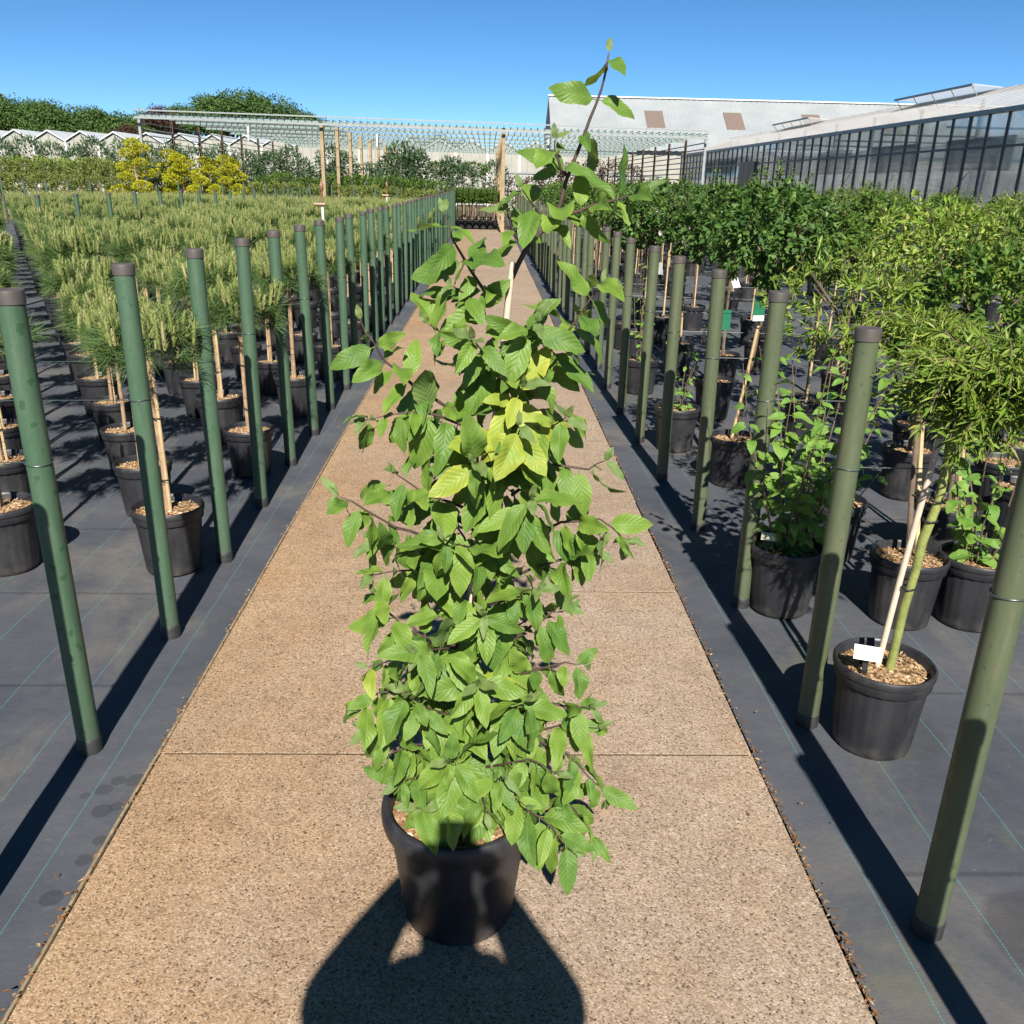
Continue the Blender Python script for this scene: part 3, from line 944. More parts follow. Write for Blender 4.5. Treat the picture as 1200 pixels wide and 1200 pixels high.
# ------------------------------------------------------------------ the shrub on the path
def leaf_mesh(name, mat, droop, fold, width=0.27, wav=0.0, seed=0, nu=12, nv=6, heart=0.0, petiole=0.10, twist=0.0):
    """broad pointed leaf, unit length along +X, normal +Z, with its stalk"""
    r = np.random.default_rng(seed)
    vs, uvs = [], []
    for i in range(nu+1):
        u = i/nu
        w = (max(u, 0.0)**0.62)*((1-u)**0.86)*2.02*width
        if u > 0.80:
            w = max(w, (1-u)*0.32*width*1.6)
        if heart:
            w = (max(u+0.02, 0)**0.36)*((1-u)**0.85)*1.55*width
        for j in range(nv+1):
            t = (j/nv)*2-1
            wobble = 1+(0.035*(-1)**i if abs(t) == 1 and 0 < i < nu else 0)
            yv = t*w*wobble
            z = fold*abs(yv)*(1-0.35*abs(t)) - droop*u**1.8 + wav*math.sin(u*9+seed)*abs(t)*w*1.4
            z += 0.005*abs(math.sin((u*8.5-abs(t)*2.3)*math.pi))*(1-abs(t)*0.6)*min(1, w*6)
            x = petiole + u - 0.30*droop*u*u - (heart*0.10*abs(t)*(1-u)**4)
            a = twist*u
            vs.append((x, yv*math.cos(a)-0.0*z, z+yv*math.sin(a)))
            uvs.append((u, (t+1)/2))
    fs = [(i*(nv+1)+j, (i+1)*(nv+1)+j, (i+1)*(nv+1)+j+1, i*(nv+1)+j+1) for i in range(nu) for j in range(nv)]
    b = len(vs)
    st = MB().tube([(-0.01, 0, 0.0), (petiole*0.6, 0, 0.004), (petiole+0.04, 0, 0.002)], [0.014, 0.011, 0.008], 5, 0, False)
    vs += st.v
    uvs += [(0.3, 0.5)]*len(st.v)
    fs += [tuple(i+b for i in f) for f in st.f]
    me = bpy.data.meshes.new(name)
    me.from_pydata(vs, [], fs)
    me.materials.append(M[mat])
    uvl = me.uv_layers.new(name='UVMap')
    idx = np.zeros(len(me.loops), dtype=int)
    me.loops.foreach_get('vertex_index', idx)
    uvl.data.foreach_set('uv', np.array(uvs)[idx].reshape(-1))
    me.polygons.foreach_set('use_smooth', [True]*len(me.polygons))
    me.update()
    return me

SHAPES = [(0.10, 0.35, 0.285, 0.14, 0.0), (0.24, 0.20, 0.30, 0.24, 0.35), (0.36, 0.30, 0.275, 0.16, -0.4), (0.18, 0.65, 0.29, 0.30, 0.25), (0.05, 0.15, 0.31, 0.24, -0.25), (0.50, 0.25, 0.28, 0.20, 0.3), (0.30, 0.75, 0.29, 0.22, -0.15), (0.62, 0.4, 0.27, 0.3, 0.5)]
LEAF = {m: [leaf_mesh('leaf', m, d, f, w, wv, 7+i, twist=tw) for i, (d, f, w, wv, tw) in enumerate(SHAPES)] for m in ('leaf', 'leaf_pale', 'leaf_young')}

BR={
 'leader':[(0.039, 1.6, 1.434), (0.068, 1.6, 1.495), (0.111, 1.6, 1.535), (0.132, 1.6, 1.604), (0.158, 1.6, 1.672), (0.177, 1.6, 1.725), (0.191, 1.6, 1.776), (0.194, 1.6, 1.802)],
 'ld_right':[(0.116, 1.6, 1.536), (0.157, 1.58, 1.558), (0.205, 1.56, 1.575), (0.256, 1.55, 1.587)],
 'ld_left':[(0.101, 1.6, 1.527), (0.081, 1.57, 1.56), (0.056, 1.55, 1.591)],
 'ld_l2':[(0.068, 1.6, 1.492), (0.041, 1.57, 1.525), (0.032, 1.56, 1.552)],
 'ld_mid':[(0.133, 1.6, 1.615), (0.118, 1.58, 1.635), (0.109, 1.58, 1.668)],
 'l1':[(0.006, 1.61, 1.405), (-0.029, 1.59, 1.455), (-0.061, 1.57, 1.509), (-0.075, 1.57, 1.55)],
 'l2':[(0.015, 1.61, 1.352), (-0.028, 1.58, 1.408), (-0.061, 1.56, 1.432)],
 'r3':[(0.064, 1.61, 1.235), (0.112, 1.58, 1.316), (0.146, 1.57, 1.358), (0.177, 1.56, 1.41), (0.197, 1.56, 1.441)],
 'l4':[(-0.015, 1.61, 1.168), (-0.135, 1.58, 1.254), (-0.182, 1.56, 1.3), (-0.199, 1.55, 1.336), (-0.219, 1.55, 1.371)],
 'l5':[(0.0, 1.61, 1.266), (-0.061, 1.57, 1.335), (-0.101, 1.55, 1.367)],
 'l6':[(-0.015, 1.61, 1.16), (-0.088, 1.57, 1.199), (-0.142, 1.55, 1.209), (-0.212, 1.53, 1.199)],
 'l7':[(-0.022, 1.61, 0.996), (-0.111, 1.57, 1.044), (-0.164, 1.55, 1.091)],
 'l8':[(-0.03, 1.61, 0.905), (-0.144, 1.57, 0.971), (-0.19, 1.55, 0.999), (-0.245, 1.53, 1.044), (-0.268, 1.53, 1.053)],
 'l9':[(-0.03, 1.61, 0.877), (-0.136, 1.56, 0.934), (-0.21, 1.53, 0.966)],
 'l10':[(-0.03, 1.61, 0.83), (-0.133, 1.56, 0.893), (-0.212, 1.53, 0.895)],
 'l11':[(-0.033, 1.61, 0.693), (-0.156, 1.56, 0.762), (-0.198, 1.53, 0.825), (-0.209, 1.53, 0.854)],
 'r12':[(0.052, 1.61, 1.032), (0.125, 1.57, 1.107), (0.192, 1.55, 1.105), (0.218, 1.54, 1.125)],
 'r13':[(0.046, 1.61, 0.924), (0.146, 1.57, 0.992), (0.218, 1.55, 1.007), (0.266, 1.54, 0.97)],
 'r14':[(0.039, 1.61, 0.849), (0.154, 1.57, 0.915), (0.217, 1.55, 0.942)],
 'r15':[(0.015, 1.61, 0.673), (0.097, 1.58, 0.763), (0.136, 1.57, 0.799), (0.172, 1.57, 0.807)],
 'l16':[(-0.038, 1.61, 0.372), (-0.144, 1.55, 0.485), (-0.212, 1.52, 0.566), (-0.233, 1.51, 0.568)],
 'f17':[(-0.026, 1.6, 0.638), (-0.019, 1.52, 0.666), (-0.01, 1.45, 0.706)],
 'f18':[(-0.038, 1.6, 0.425), (-0.053, 1.52, 0.483), (-0.067, 1.44, 0.536)],
 'r19':[(-0.01, 1.61, 0.44), (0.117, 1.57, 0.495), (0.178, 1.54, 0.486), (0.227, 1.52, 0.435), (0.263, 1.51, 0.402)],
 'r20':[(-0.009, 1.61, 0.35), (0.132, 1.56, 0.393), (0.201, 1.53, 0.346), (0.243, 1.51, 0.284)],
 'r21':[(-0.002, 1.61, 0.569), (0.077, 1.57, 0.656), (0.165, 1.54, 0.702), (0.197, 1.53, 0.704)],
 'r22':[(-0.01, 1.61, 0.462), (0.163, 1.56, 0.54), (0.236, 1.53, 0.554)],
 'f23':[(0.006, 1.6, 0.738), (0.002, 1.53, 0.798), (-0.0, 1.48, 0.835)],
 'f24':[(0.032, 1.6, 1.204), (0.055, 1.53, 1.245), (0.062, 1.48, 1.272)],
 'f25':[(0.027, 1.6, 1.07), (-0.001, 1.52, 1.116), (-0.018, 1.47, 1.139)],
 'f26':[(0.034, 1.6, 1.121), (0.05, 1.52, 1.17), (0.057, 1.47, 1.207)],
 'f27':[(0.037, 1.6, 0.965), (0.066, 1.52, 1.031), (0.081, 1.46, 1.077)],
 'f28':[(0.021, 1.6, 0.91), (-0.037, 1.52, 0.961), (-0.073, 1.46, 0.999)],
 'f29':[(0.014, 1.6, 0.797), (0.054, 1.53, 0.851), (0.1, 1.48, 0.893)],
 'f30':[(-0.011, 1.6, 0.555), (0.059, 1.52, 0.607), (0.086, 1.46, 0.662)],
 'f31':[(-0.029, 1.6, 0.512), (-0.113, 1.52, 0.606), (-0.15, 1.47, 0.674)],
 'f32':[(-0.012, 1.6, 0.698), (-0.078, 1.52, 0.743), (-0.124, 1.47, 0.762)],
 'f33':[(-0.009, 1.6, 0.357), (0.027, 1.52, 0.43), (0.043, 1.46, 0.483)],
 'f34':[(0.023, 1.6, 1.284), (-0.008, 1.54, 1.326), (-0.022, 1.5, 1.35)],
 'f35':[(0.038, 1.6, 1.331), (0.066, 1.54, 1.357), (0.083, 1.5, 1.38)],
 'f36':[(0.05, 1.6, 1.138), (0.108, 1.53, 1.191), (0.138, 1.49, 1.218)],
 'f37':[(-0.01, 1.6, 0.402), (0.097, 1.52, 0.484), (0.143, 1.47, 0.49)],
}

ROOT = Vector((-0.052, 1.615, 0.0))
shrub = thing('potted_shrub', 'tall staked shrub with broad green leaves in a big black pot on the path', 'shrub', ROOT)
# pot with a broad rolled rim
prof = [(0.0, 0.006), (0.118, 0.0), (0.124, 0.004), (0.127, 0.02), (0.1525, 0.245), (0.155, 0.252), (0.164, 0.256), (0.1685, 0.262), (0.1715, 0.275), (0.1725, 0.290), (0.1705, 0.303), (0.165, 0.310), (0.158, 0.311), (0.152, 0.306), (0.150, 0.295), (0.147, 0.24), (0.14, 0.22)]
pot = ob('pot', MB().lathe(prof, 96).mesh('big_pot', ['pot']), shrub)
ob('soil', soil_mesh('mulch_big', 0.1485, 0.272, 900, 77, 0.013), shrub)
def rel(p):
    return Vector(p)-ROOT
stake = [(-0.052, 1.60, 0.2), (-0.025, 1.60, 0.835), (0.022, 1.60, 1.22), (0.044, 1.60, 1.47)]
sb = MB().tube([rel(p) for p in stake], [0.0085, 0.008, 0.007, 0.0055], 10)
ob('stake', sb.mesh('shrub_stake', ['palewood']), shrub)
stem_pts = [(-0.050, 1.617, 0.2), (-0.036, 1.615, 0.42), (-0.028, 1.614, 0.65), (-0.012, 1.614, 0.90), (0.012, 1.614, 1.1), (0.028, 1.612, 1.28), (0.039, 1.60, 1.434)]
ob('stem', MB().tube([rel(p) for p in stem_pts], [0.011, 0.010, 0.0095, 0.009, 0.008, 0.007, 0.005], 10).mesh('stem', ['twig']), shrub)
for zt in (0.62, 0.95, 1.24):
    i = 0
    sx = np.interp(zt, [p[2] for p in stake], [p[0] for p in stake])
    px = np.interp(zt, [p[2] for p in stem_pts], [p[0] for p in stem_pts])
    cx, cy = (sx+px)/2, 1.607
    ring = MB().tube([rel((cx+0.018*math.cos(a), cy+0.019*math.sin(a), zt)) for a in np.linspace(0, 6.283, 13)], 0.0022, 5, 0, False)
    ob('tie', ring.mesh('shrub_tie', ['tie']), shrub)

lr = random.Random(33)
SUNV = Vector((0.04, -0.62, 0.72))
n_leaf = 0
def place_leaf(parent, p, axis, nrm, L, mat, tiltamt=1.0):
    global n_leaf
    a = Vector(axis).normalized()
    n = Vector(nrm)
    n = (n - a*n.dot(a))
    if n.length < 1e-3:
        n = a.orthogonal()
    n.normalize()
    s = n.cross(a)
    me = lr.choice(LEAF[mat])
    w = lr.uniform(0.86, 1.14)
    mw = Matrix(((a.x*L, s.x*L*w, n.x*L, p[0]), (a.y*L, s.y*L*w, n.y*L, p[1]), (a.z*L, s.z*L*w, n.z*L, p[2]), (0, 0, 0, 1)))
    LEAVES.append((-p[1]+0.6*abs(p[0]-0.05)+0.4*L, me, mw, parent, mat))
    n_leaf += 1

LEAVES = []
def sample(pts, step):
    """points and directions every `step` along a polyline"""
    out = []
    P = [Vector(p) for p in pts]
    acc = 0.0
    nxt = step*0.6
    for a, b in zip(P, P[1:]):
        d = (b-a).length
        while nxt <= acc+d:
            out.append((a.lerp(b, (nxt-acc)/d), (b-a).normalized()))
            nxt += step
        acc += d
    return out, acc

def shoot(name, pts, step=0.036, leafL=0.094, yellow=0.0, rad=0.0042, inner=0.0, tip=True):
    P = [rel(p) for p in pts]
    # smooth the polyline a little
    Q = []
    for a, b in zip(P, P[1:]):
        Q += [a, a.lerp(b, 0.5) + Vector((lr.uniform(-1, 1), lr.uniform(-1, 1), lr.uniform(-1, 1)))*0.004]
    Q.append(P[-1])
    rr = [rad*(1-0.72*i/(len(Q)-1)) for i in range(len(Q))]
    br = ob('branch', MB().tube(Q, rr, 7).mesh('branch', ['twig']), shrub)
    nodes, tot = sample(Q, step)
    # opposite pairs, turned about 90 degrees from node to node
    ph = lr.uniform(0, math.pi)
    for i, (p, t) in enumerate(nodes):
        f = (i+1)/max(1, len(nodes))
        if f < inner:
            continue
        o1 = t.orthogonal().normalized()
        o2 = t.cross(o1)
        ph += math.pi/2 + lr.uniform(-.35, .35)
        for sgn in (1, -1):
            if lr.random() < 0.10:
                continue
            l = (o1*math.cos(ph)+o2*math.sin(ph))*sgn
            l.y -= 0.30                      # leaves turn to the light
            size = leafL*lr.uniform(0.60, 1.2)*(1.0 if f < 0.8 else 0.86)
            zrel = (p.z)
            droop = lr.uniform(0.4, 1.5) if zrel < 0.52 else (lr.uniform(0.3, 1.05) if zrel < 1.25 else lr.uniform(0.0, 0.55))
            ax = l*1.0 + t*0.35 + Vector((0, 0, -droop))
            nn = SUNV + Vector((lr.gauss(0, .50), lr.gauss(0, .42), lr.gauss(0, .42)))
            mat = 'leaf_pale' if lr.random() < yellow else 'leaf'
            place_leaf(br, p, ax, nn, size, mat)
    if tip:
        p, t = Q[-1], (Q[-1]-Q[-2]).normalized()
        o1 = t.orthogonal().normalized()
        o2 = t.cross(o1)
        for k in range(2):
            if lr.random() < 0.4:
                continue
            l = (o1*math.cos(ph+1.5)+o2*math.sin(ph+1.5))*(1 if k else -1)
            place_leaf(br, p, t*0.9+l*0.8+Vector((0, -.2, -0.15)), SUNV, leafL*lr.uniform(0.34, 0.55), 'leaf_young')
        place_leaf(br, p, t+Vector((0, 0, .5)), Vector((0, -1, .1)), leafL*0.30, 'leaf_young')
    return br

BR.update({
 'ls1': [(-0.040, 1.610, 0.550), (-0.140, 1.550, 0.625), (-0.205, 1.520, 0.645), (-0.240, 1.500, 0.625)],
 'ls2': [(-0.040, 1.610, 0.450), (-0.150, 1.540, 0.505), (-0.205, 1.510, 0.495)],
 'ls3': [(-0.035, 1.610, 0.640), (-0.150, 1.550, 0.705), (-0.225, 1.520, 0.700)],
 'rs1': [(-0.010, 1.610, 0.500), (0.130, 1.550, 0.600), (0.215, 1.520, 0.610)],
 'fg1': [(-0.040, 1.600, 0.360), (-0.060, 1.530, 0.420), (-0.078, 1.460, 0.425)],
 'fg2': [(-0.030, 1.600, 0.360), (-0.005, 1.520, 0.415), (0.008, 1.450, 0.410)],
 'fg3': [(-0.020, 1.600, 0.340), (0.050, 1.530, 0.400), (0.088, 1.485, 0.395)],
 'fg4': [(-0.050, 1.600, 0.360), (-0.125, 1.530, 0.440), (-0.170, 1.490, 0.450)],
 'fg5': [(-0.040, 1.600, 0.330), (-0.095, 1.540, 0.380), (-0.130, 1.490, 0.385)],
 'fg6': [(-0.030, 1.600, 0.330), (0.090, 1.530, 0.350), (0.150, 1.480, 0.340), (0.19, 1.46, 0.30)],
})
for k, pts in BR.items():
    yel = 0.6 if k in ('f24', 'f26') else (0.12 if k in ('f36', 'f25') else 0.008)
    front = k.startswith('f')
    top = k in ('leader', 'ld_right', 'ld_left', 'ld_l2', 'ld_mid', 'l1', 'l2')
    shoot(k, pts, 0.060 if k == 'leader' else (0.027 if front else (0.033 if top else 0.029)), 0.086 if top else (0.100 if front else 0.090), yel, 0.005 if k == 'leader' else 0.0036, 0.3 if k == 'leader' else (0.0 if front or top else 0.18))
# shoots at the back of the shrub; their leaves, hidden from the path, join the inner foliage below
back = []
for i in range(12):
    z = 0.42+0.075*i
    a = lr.uniform(0.15, math.pi-0.15)
    q = lr.uniform(0.12, 0.20)
    sx = np.interp(z, [p[2] for p in stem_pts], [p[0] for p in stem_pts])
    Q = [rel((sx, 1.615, z)), rel((sx+q*0.5*math.cos(a), 1.615+q*0.5*math.sin(a), z+0.05)), rel((sx+q*math.cos(a), 1.615+q*math.sin(a), z+0.07))]
    ob('branch', MB().tube(Q, [0.0034, 0.0026, 0.0015], 6).mesh('branch', ['twig']), shrub)
    for k in range(8):
        p = Q[0].lerp(Q[2], 0.3+0.7*k/7)
        back.append((p.x, p.y, p.z+0.012, math.cos(a)+lr.uniform(-1, 1), math.sin(a)+lr.uniform(-1, 1), lr.uniform(-.9, -.1), lr.uniform(.07, .10)))
# small inner leaves round the stem, too many and too hidden to pick apart
n = 150
r = np.random.default_rng(5)
z = r.uniform(0.38, 1.33, n)
cx = np.interp(z, [p[2] for p in stem_pts], [p[0] for p in stem_pts])-ROOT.x
rad = r.uniform(0.02, 0.085, n)*np.where(z > 1.2, 0.6, 1.0)
th = r.uniform(0, 6.28, n)
pos = np.stack([cx+rad*np.cos(th), rad*np.sin(th), z], 1)
ax = np.stack([np.cos(th), np.sin(th), r.uniform(-1.2, 0.1, n)], 1)
Ls = r.uniform(0.05, 0.085, n)
bk = np.array(back)
pos, ax, Ls, n = np.concatenate([pos, bk[:, :3]]), np.concatenate([ax, bk[:, 3:6]]), np.concatenate([Ls, bk[:, 6]]), n+len(bk)
LEAVES.sort(key=lambda q: -q[0])
for sc_, me, mw, par, mt in LEAVES[:310]:
    o = ob('leaf', me, par)
    o.matrix_basis = mw
rest = [(me, np.array(mw), mt) for sc_, me, mw, par, mt in LEAVES[310:]]
for i in range(n):
    a = Vector(ax[i]).normalized()
    nn = SUNV+Vector(r.normal(size=3))*0.5
    nn = (nn-a*nn.dot(a)).normalized()
    s = nn.cross(a)
    T = np.eye(4)
    T[:3, 0], T[:3, 1], T[:3, 2], T[:3, 3] = np.array(a)*Ls[i], np.array(s)*Ls[i], np.array(nn)*Ls[i], pos[i]
    rest.append((LEAF['leaf'][int(r.integers(0, len(SHAPES)))], T, 'leaf'))
V, F, UV, MI, b = [], [], [], [], 0
cache = {}
for me, T, mt in rest:
    if me.name not in cache:
        uvb = np.zeros(len(me.loops)*2)
        me.uv_layers[0].data.foreach_get('uv', uvb)
        cache[me.name] = (np.array([v.co[:] for v in me.vertices]), [tuple(p.vertices) for p in me.polygons], uvb.reshape(-1, 2))
    bv, bf, bu = cache[me.name]
    V.append(bv@T[:3, :3].T+T[:3, 3])
    F += [tuple(j+b for j in f) for f in bf]
    MI += [('leaf', 'leaf_pale', 'leaf_young').index(mt)]*len(bf)
    UV.append(bu)
    b += len(bv)
me = bpy.data.meshes.new('inner_foliage')
me.from_pydata([tuple(p) for p in np.concatenate(V)], [], F)
for q in ('leaf', 'leaf_pale', 'leaf_young'):
    me.materials.append(M[q])
me.polygons.foreach_set('material_index', MI)
ul = me.uv_layers.new(name='UVMap')
ul.data.foreach_set('uv', np.concatenate(UV).reshape(-1))
me.polygons.foreach_set('use_smooth', [True]*len(me.polygons))
tag(ob('inner_foliage', me, shrub), None, None, None, 'stuff')
print('shrub leaves', n_leaf)

# ------------------------------------------------------------------ leafy plants right of the path
def leaf_crown(name, seed, n, rx, ry, rz, L, W, mat, spikes=0, hollow=0.35, lump=0.25, droop=0.2, spikeL=0.16, twig='greytwig', extra=None):
    """n folded leaves in an uneven ball with shoots sticking out; origin at the crown's centre"""
    r = np.random.default_rng(seed)
    lumps = unit(r.normal(size=(9, 3)))
    amp = r.uniform(-lump, lump*1.3, 9)
    d = unit(r.normal(size=(n, 3)))
    bulge = 1+sum(amp[i]*np.exp(-((1-(d@lumps[i]))/0.18)) for i in range(9))
    q = (hollow**3 + (1-hollow**3)*r.uniform(0, 1, n))**(1/3)
    # clumps: pull leaves toward cluster centres so that gaps stay open
    p = d*(q*bulge)[:, None]*[rx, ry, rz]
    cc = p[r.integers(0, n, max(4, n//16))]
    near = cc[np.argmin(((p[:, None, :]-cc[None])**2).sum(-1), 1)]
    p = p + (near-p)*0.55
    ax = unit(d)*0.7 + r.normal(size=(n, 3))*0.55 + [0, 0, -droop]
    nn = unit(d)*0.6+np.array([0, 0, 0.7])+r.normal(size=(n, 3))*0.45
    v, f = kites(p, ax, nn, r.uniform(.65, 1.25, n)*L, r.uniform(.65, 1.25, n)*W, 0.35)
    V, F, MI, b = [v], [f], [0]*len(f), len(v)
    for s in range(spikes):
        a = r.uniform(0, 6.28)
        q = math.sqrt(r.uniform(0, 1))
        p0 = np.array([rx*.85*q*math.cos(a), ry*.85*q*math.sin(a), rz*math.sqrt(max(0.05, 1-q*q))*0.8])
        dirv = unit(np.array([p0[0]*0.5, p0[1]*0.5, 0.35*rz+0.12])+np.append(r.normal(size=2)*0.03, 0))
        SL = r.uniform(.6, 1.3)*spikeL
        m = int(SL/0.011)
        t = np.linspace(0.1, 1, m)[:, None]
        rd = r.normal(size=(m, 3))
        pv, pf = kites(p0+dirv*SL*t, rd*0.8+dirv*0.6, np.array([0, 0, 1.])+r.normal(size=(m, 3))*.5, (1.1-0.6*t[:, 0])*L*0.9, (1.1-0.6*t[:, 0])*W*0.9, .35)
        V.append(pv)
        F.append(pf+b)
        MI += [0]*len(pf)
        b += len(pv)
        tb = MB().tube([p0, p0+dirv*SL], [0.0022, 0.001], 4, 0, False)
        V.append(np.array(tb.v))
        F.append(np.array(tb.f)[:, :3]+b)
        F.append(np.array(tb.f)[:, [0, 2, 3]]+b)
        MI += [1]*(2*len(tb.f))
        b += len(tb.v)
    # limbs
    for s in range(9):
        a = r.uniform(0, 6.28)
        e = np.array([rx*.7*math.cos(a), ry*.7*math.sin(a), rz*r.uniform(-.3, .7)])
        tb = MB().tube([(0, 0, -rz), e*0.4+[0, 0, -rz*0.3], e], [0.006, 0.004, 0.0015], 5, 0, False)
        V.append(np.array(tb.v))
        F.append(np.array(tb.f)[:, :3]+b)
        F.append(np.array(tb.f)[:, [0, 2, 3]]+b)
        MI += [1]*(2*len(tb.f))
        b += len(tb.v)
    if extra:
        k, em, es = extra
        for s in range(k):
            d0 = unit(r.normal(size=3)+np.array([0, -.6, .3]))
            c0 = d0*[rx, ry, rz]*1.02
            m = 7
            ang = np.linspace(0, 6.28, m, endpoint=False)
            o1 = unit(np.cross(d0, [0, 0, 1.]))
            o2 = np.cross(d0, o1)
            pv, pf = kites(np.repeat(c0[None], m, 0), np.cos(ang)[:, None]*o1+np.sin(ang)[:, None]*o2+d0*.35, np.repeat(d0[None], m, 0), np.full(m, es), np.full(m, es*.7), .2)
            V.append(pv)
            F.append(pf+b)
            MI += [2]*len(pf)
            b += len(pv)
    return mk(name, np.concatenate(V), np.concatenate(F), [mat, twig] + ([extra[1]] if extra else []), MI, False)

def weeping_crown(name, seed, n_br=90, mat='leaf_lime'):
    """dome of arching, hanging shoots with fine narrow leaves"""
    r = np.random.default_rng(seed)
    V, F, MI, b = [], [], [], 0
    for s in range(n_br):
        a = r.uniform(0, 6.28)
        reach = r.uniform(0.10, 0.30)
        rise = r.uniform(0.06, 0.22)
        fall = r.uniform(0.03, 0.18)
        t = np.linspace(0, 1, 7)
        rr = reach*t**0.8
        zz = rise*np.sin(t*math.pi*0.62)*1.1 - fall*t**2.4
        wob = r.normal()*0.25
        path = np.stack([rr*np.cos(a+wob*t), rr*np.sin(a+wob*t), zz], 1)
        tb = MB().tube(path, [0.0028-0.0003*i for i in range(7)], 4, 0, False)
        V.append(np.array(tb.v))
        ff = np.array(tb.f)
        F += [ff[:, :3]+b, ff[:, [0, 2, 3]]+b]
        MI += [1]*(2*len(ff))
        b += len(tb.v)
        m = 52
        tt = r.uniform(0.18, 1.0, m)
        p = np.stack([np.interp(tt, t, path[:, i]) for i in range(3)], 1)
        out = np.stack([np.cos(a+wob*tt), np.sin(a+wob*tt), np.full(m, -0.2)], 1)
        ax = out*0.6 + r.normal(size=(m, 3))*0.6 + [0, 0, -0.1]
        v, f = kites(p, ax, np.array([0, -.3, 1.])+r.normal(size=(m, 3))*.5, r.uniform(.028, .060, m), r.uniform(.006, .010, m), .3)
        V.append(v)
        F.append(f+b)
        MI += [0]*len(f)
        b += len(v)
    return mk(name, np.concatenate(V), np.concatenate(F), [mat, 'greytwig'], MI, False)

def std_trunk(name, h, lean=(0, 0), mat='greytwig', r0=0.011):
    return MB().tube([(0, 0, 0.24), (lean[0]*.3+.004, lean[1]*.3, 0.24+(h-.24)*.3), (lean[0]*.7-.003, lean[1]*.7, 0.24+(h-.24)*.7), (lean[0], lean[1], h)], [r0, r0*.95, r0*.9, r0*.8], 9).mesh(name, [mat])

def standard_tree(name, label, cat, loc, crown, cz, trunk_h, group=None, rz=0.0, lean=(0, 0), stake=True, tmat='greytwig', scale=None, smat='bamboo', pot_scale=1.0):
    t = thing(name, label, cat, loc, rz, group)
    ob('pot', POT, t, (0, 0, 0), (0, 0, 0.3), pot_scale)
    ob('soil', SOILS[int(abs(loc[0]*7)) % 3], t, (0, 0, 0), (0, 0, loc[1]), pot_scale)
    ob('trunk', std_trunk('trunk', trunk_h, lean, tmat), t)
    if stake:
        ob('stake', MB().tube([(-0.032, -0.016, 0.2), (-0.018+lean[0]*.5, -0.015+lean[1]*.5, trunk_h*.6), (-0.012+lean[0]*.95, -0.014+lean[1]*.95, trunk_h*.97)], [0.009, 0.0088, 0.008], 8).mesh('stake', [smat]), t)
        for zf in (0.5, 0.8):
            q = (zf*trunk_h-0.24)/(trunk_h-0.24)
            ob('tie', tie_me, t, (lean[0]*q-0.017, lean[1]*q-0.002, zf*trunk_h))
    ob('crown', crown, t, (lean[0], lean[1], cz))
    return t

CR_DARK = [leaf_crown('dark_crown', 31+i, 2100, .34, .34, .27, .046, .034, 'leaf_dark', 16, .45, .16, .15, .14) for i in range(3)]
CR_FLOWER = leaf_crown('flowering_crown', 40, 1300, .33, .33, .27, .048, .034, 'leaf_dark', 22, .3, .3, .15, .15, 'greytwig', (5, 'petal', .030))
CR_LIME = [leaf_crown('lime_crown', 51+i, 1500, .36, .36, .25, .050, .020, 'leaf_lime', 24, .3, .35, .1, .13) for i in range(3)]
CR_LIME_S = leaf_crown('lime_crown', 57, 1100, .30, .30, .22, .055, .015, 'leaf_lime', 20, .25, .3, .1, .12)
CR_MID = [leaf_crown('mid_crown', 61+i, 1800, .33, .33, .25, .046, .026, 'leaf_mid', 20, .45, .18, .12, .15) for i in range(3)]
WEEP = weeping_crown('weeping_crown', 71, 190)
WEEP2 = weeping_crown('weeping_crown', 72, 70)

# near grafted weeping standard with green bark
t = thing('weeping_standard', 'weeping grafted standard with green bark and a pale stake, white label in its pot', 'potted tree', (1.207, 2.285, -0.004))
ob('pot', POT, t, (0, 0, 0), (0, 0, .4))
ob('soil', SOILS[0], t)
gt = [(0.012, -0.012, .24), (0.018, -0.010, .36), (0.020, -.012, .47), (0.034, -.008, .58), (0.036, -.010, .68), (0.062, -.006, .80), (0.066, -.004, .90), (0.066, 0, 1.02)]
ob('trunk', MB().tube(gt, [.014, .0125, .013, .0125, .014, .0125, .014, .017], 12).mesh('trunk', ['greenbark']), t)
ob('stake', MB().tube([(-0.022, .004, .2), (0.0, .004, .55), (0.020, .004, .80), (0.036, .004, 1.0)], [.0095, .009, .009, .0085], 10).mesh('stake', ['palewood']), t)
for zz, xx in ((.53, .018), (.74, .042), (.80, .05)):
    ob('tie', tie_me, t, (xx-0.006, -.006, zz), (0, 0, .3))
ob('crown', WEEP, t, (0.17, -0.02, 1.035))
ob('limb', MB().tube([(0.066, 0, 1.0), (0.11, -.01, 1.05), (0.16, -.02, 1.02)], [.016, .014, .01], 8).mesh('limb', ['greenbark']), t)
gl = ob('leaf', leaf_mesh('suckerleaf', 'leaf_climber', .2, .3, .33, .1, 3, heart=1.0), t)
gl.location, gl.rotation_euler, gl.scale = (0.07, -.01, .93), (0.5, 0.5, -.5), (.07, .07, .07)
gl = ob('leaf', gl.data, t)
gl.location, gl.rotation_euler, gl.scale = (0.07, -.01, 1.0), (0.1, -.1, .2), (.08, .08, .08)

